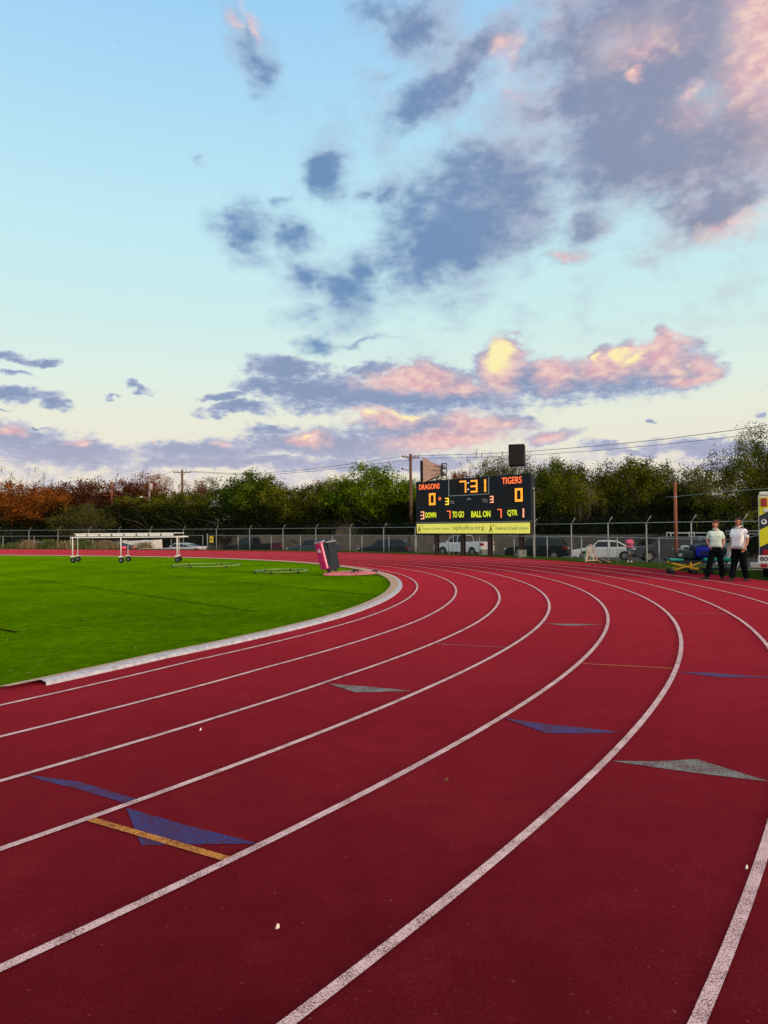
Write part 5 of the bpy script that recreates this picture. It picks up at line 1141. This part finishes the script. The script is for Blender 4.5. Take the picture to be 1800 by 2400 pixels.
    # trousers
    nd = [((0,0,1.09),(.150*f,.112*f)), ((0,-belly*.3,1.02),(.168*f,.128*f+belly*.2)), ((0,.0,.93),(.178*f,.130*f))]; ed = [(0,1),(1,2)]
    for sd in 'LR':
        s = 1 if sd == 'L' else -1; i = len(nd); kn, an = Vector(J['kn'+sd]), Vector(J['an'+sd])
        if shorts: nd += [((.09*s*f,0,.84),.110*f), (tuple(Vector((.09*s*f,0,.84)).lerp(kn, .35)),.105*f)]; ed += [(2,i),(i,i+1)]
        else: nd += [((.094*s*f,.0,.84),.116*f), (tuple(kn),.094*f**.5), (tuple(kn.lerp(an, .6)),.086), (tuple(an+Vector((0,0,-.03))),.084)]; ed += [(2,i),(i,i+1),(i+1,i+2),(i+2,i+3)]
    mb_from(skin_mesh(nd, ed, 2, 2), MB_ := MB()); MB_.build('shorts' if shorts else 'trousers', trouser, r, True)
    n = 20; bt2 = MB(); ring_ = [(cos(2*pi*i/n)*(.158*f), sin(2*pi*i/n)*(.118*f+belly*.25)-belly*.35) for i in range(n)]
    if not shorts and belly == 0:
        bt2.add([(a,c,1.035) for a, c in ring_]+[(a,c,1.072) for a, c in ring_], [(i,(i+1)%n,(i+1)%n+n,i+n) for i in range(n)]).build('belt', blk, r)
    for sd in 'LR':
        a = Vector(J['an'+sd]); dr = Vector(J.get('ft'+sd, (0,-1,0))).normalized(); sdv_ = Vector((-dr.y, dr.x, 0)); Mx = Matrix(((sdv_.x, dr.x, 0, a.x), (sdv_.y, dr.y, 0, a.y), (0,0,1,0), (0,0,0,1)))
        mb = MB(); st2 = [(-.085,.030,.085),(-.06,.040,.105),(0,.040,.105),(.07,.044,.078),(.14,.048,.058),(.19,.036,.045),(.205,.012,.03)]; vs = []; m_ = 8
        for (yy, ww, zt_) in st2:
            for q in range(m_):
                t = pi*q/(m_-1); vs.append((cos(t)*ww, yy, .004+(zt_-.004)*sin(t)))
        fs = [(i*m_+q, i*m_+q+1, (i+1)*m_+q+1, (i+1)*m_+q) for i in range(len(st2)-1) for q in range(m_-1)]+[(i*m_, (i+1)*m_, (i+1)*m_+m_-1, i*m_+m_-1) for i in range(len(st2)-1)]+[tuple(range(m_))[::-1], tuple(range((len(st2)-1)*m_, len(st2)*m_))]
        mb.add(vs, fs, 0, Mx).build('shoe', shoe, r, True)
    return r
mint = M('shirt_mint', (.66,.80,.72), .8, var=.06, scale=12, bump=.8, bscale=9); whsh = M('shirt_white', (.86,.86,.92), .8, var=.05, scale=12, bump=.8, bscale=9)
trs = M('trousers_black', (.004,.005,.007), .9, spec=.05, bump=.3, bscale=12); hair_b = M('hair_brown', (.09,.035,.022), .7, bump=.6, bscale=60); hair_k = M('hair_black', (.022,.012,.014), .7, bump=.6, bscale=60)
pk_ = M('top_pink', (.62,.12,.22), .8, var=.1, scale=8); denim = M('denim', (.10,.15,.24), .85, var=.2, scale=10)
# left paramedic: legs apart, hands in the pockets, head turned to the left of the picture
q = at(1679, 1357.5)
J1 = dict(shR=(-.165,.0,1.41), elR=(-.225,.08,1.16), wrR=(-.18,-.01,.99), hdR=(-.155,-.06,.93), shL=(.165,.0,1.41), elL=(.235,.09,1.16), wrL=(.18,.0,.99), hdL=(.15,-.05,.93),
          knR=(-.17,-.03,.50), anR=(-.27,.0,.09), knL=(.13,-.02,.50), anL=(.17,.06,.09), ftR=(-.75,-.7,0), ftL=(.15,-1,0))
person('paramedic in a pale mint polo shirt and black trousers with both hands in his pockets', (q.x, q.y, 0), -.30, 1.72, J1, skin_l, mint, trs, hair_b, head_rz=-.95)
# right paramedic: heavier, profile to the left, near arm hanging with the hand in front of the thigh
q = at(1733, 1361)
J2 = dict(shR=(-.17,.0,1.41), elR=(-.22,.03,1.15), wrR=(-.18,-.10,.95), hdR=(-.16,-.15,.88), shL=(.18,.0,1.41), elL=(.235,.04,1.14), wrL=(.25,-.14,.93), hdL=(.23,-.20,.86),
          knR=(-.12,-.02,.50), anR=(-.14,-.16,.09), knL=(.11,.0,.50), anL=(.14,.13,.09), ftR=(-.1,-1,0), ftL=(.1,-1,0))
person('heavier paramedic in a white uniform shirt with shoulder patch and black trousers, facing left', (q.x, q.y, 0), -.95, 1.80, J2, skin_t, whsh, trs, hair_k, fat=1.10, head_rz=-.15, belly=.05, patch=True)
# woman in pink beyond the fences
def depth_for(px, py):                     # where the ground bank meets the sight line
    best = None
    for i in range(140):
        D = 30+i*.2; p = P(px, py, D); e = abs(p.z-ground_z(Vector((p.x, D, 0))))
        if best is None or e < best[0]: best = (e, D)
    return best[1]
DW = depth_for(1476, 1317)
q = P(1476, 1317, DW); J3 = dict(J1); J3.update(elR=(-.22,.05,1.18), wrR=(-.10,-.16,1.16), hdR=(-.03,-.19,1.20), elL=(.24,.03,1.16), wrL=(.12,-.16,1.10), hdL=(.05,-.19,1.14), knR=(-.09,0,.5), anR=(-.10,.02,.09), knL=(.09,0,.5), anL=(.10,0,.09), ftR=(-.1,-1,0), ftL=(.1,-1,0))
person('woman in a pink top and denim shorts standing beside the white sedan behind the fences', (q.x, DW, ground_z(Vector((q.x, DW, 0)))-.01), -.3, 62/FPX*DW*1.03, J3, skin_d, pk_, denim, hair_k, hair='long', fat=1.3, shorts=True, shoe=white_p)
# ------------------------------------------------------------------ small litter
pet = M('petal', (.75,.68,.60), .7); lfb = M('dry_leaf', (.12,.04,.02), .8)
def litter(px, py, L, w, m, name, label, cat, rz=0):
    p = at(px, py); o = MB().add([(-L/2,0,.004),(-L*.2,-w/2,.008),(L*.3,-w*.42,.012),(L/2,0,.016),(L*.25,w*.45,.014),(-L*.2,w/2,.008),(0,0,.022),(-L/2,0,.001),(-L*.2,-w/2,.002),(L*.3,-w*.42,.003),(L/2,0,.004),(L*.25,w*.45,.003),(-L*.2,w/2,.002)],
        [(0,1,6),(1,2,6),(2,3,6),(3,4,6),(4,5,6),(5,0,6),(7,12,11,10,9,8),(0,7,8,1),(1,8,9,2),(2,9,10,3),(3,10,11,4),(4,11,12,5),(5,12,7,0)]).build(name, m)
    o.location = (p.x, p.y, .002); o.rotation_euler = (0,0,rz); tag(o, label, cat)
litter(650, 2178, .017, .010, pet, 'petal', 'pale oval petal lying on the red track between two lane lines near the camera', 'petal', .3)
litter(470, 1713, .018, .012, pet, 'petal', 'tiny pale petal on the track beside the grey triangle mark', 'petal', 1.0); litter(1045, 1831, .04, .022, lfb, 'dry_leaf', 'dry brown leaf on the track below the blue triangle', 'leaf', .5)
litter(1750, 2038, .014, .009, pet, 'petal', 'tiny pink petal at the right near the outermost line', 'petal', .2)
mb = MB(); rg = random.Random(8)
for _ in range(170):
    px, py = rg.uniform(-40, 860), rg.uniform(1345, 1600)
    p = at(px, py); s, o_ = nearest(p)
    if o_ > interior(s)-.15: continue
    a = rg.uniform(0, 6.28); l = rg.uniform(.012, .035); u = Vector((cos(a), sin(a), 0)); v = Vector((-u.y, u.x, 0)); mb.add([p-u*l+Vector((0,0,.012)), p+v*l*.4+Vector((0,0,.02)), p+u*l+Vector((0,0,.026)), p-v*l*.4+Vector((0,0,.02))], [(0,1,2,3)])
tag(mb.build('leaf_litter', M('litter_green', (.20,.27,.08), .8)), kind='stuff')
bpy.context.view_layer.update()
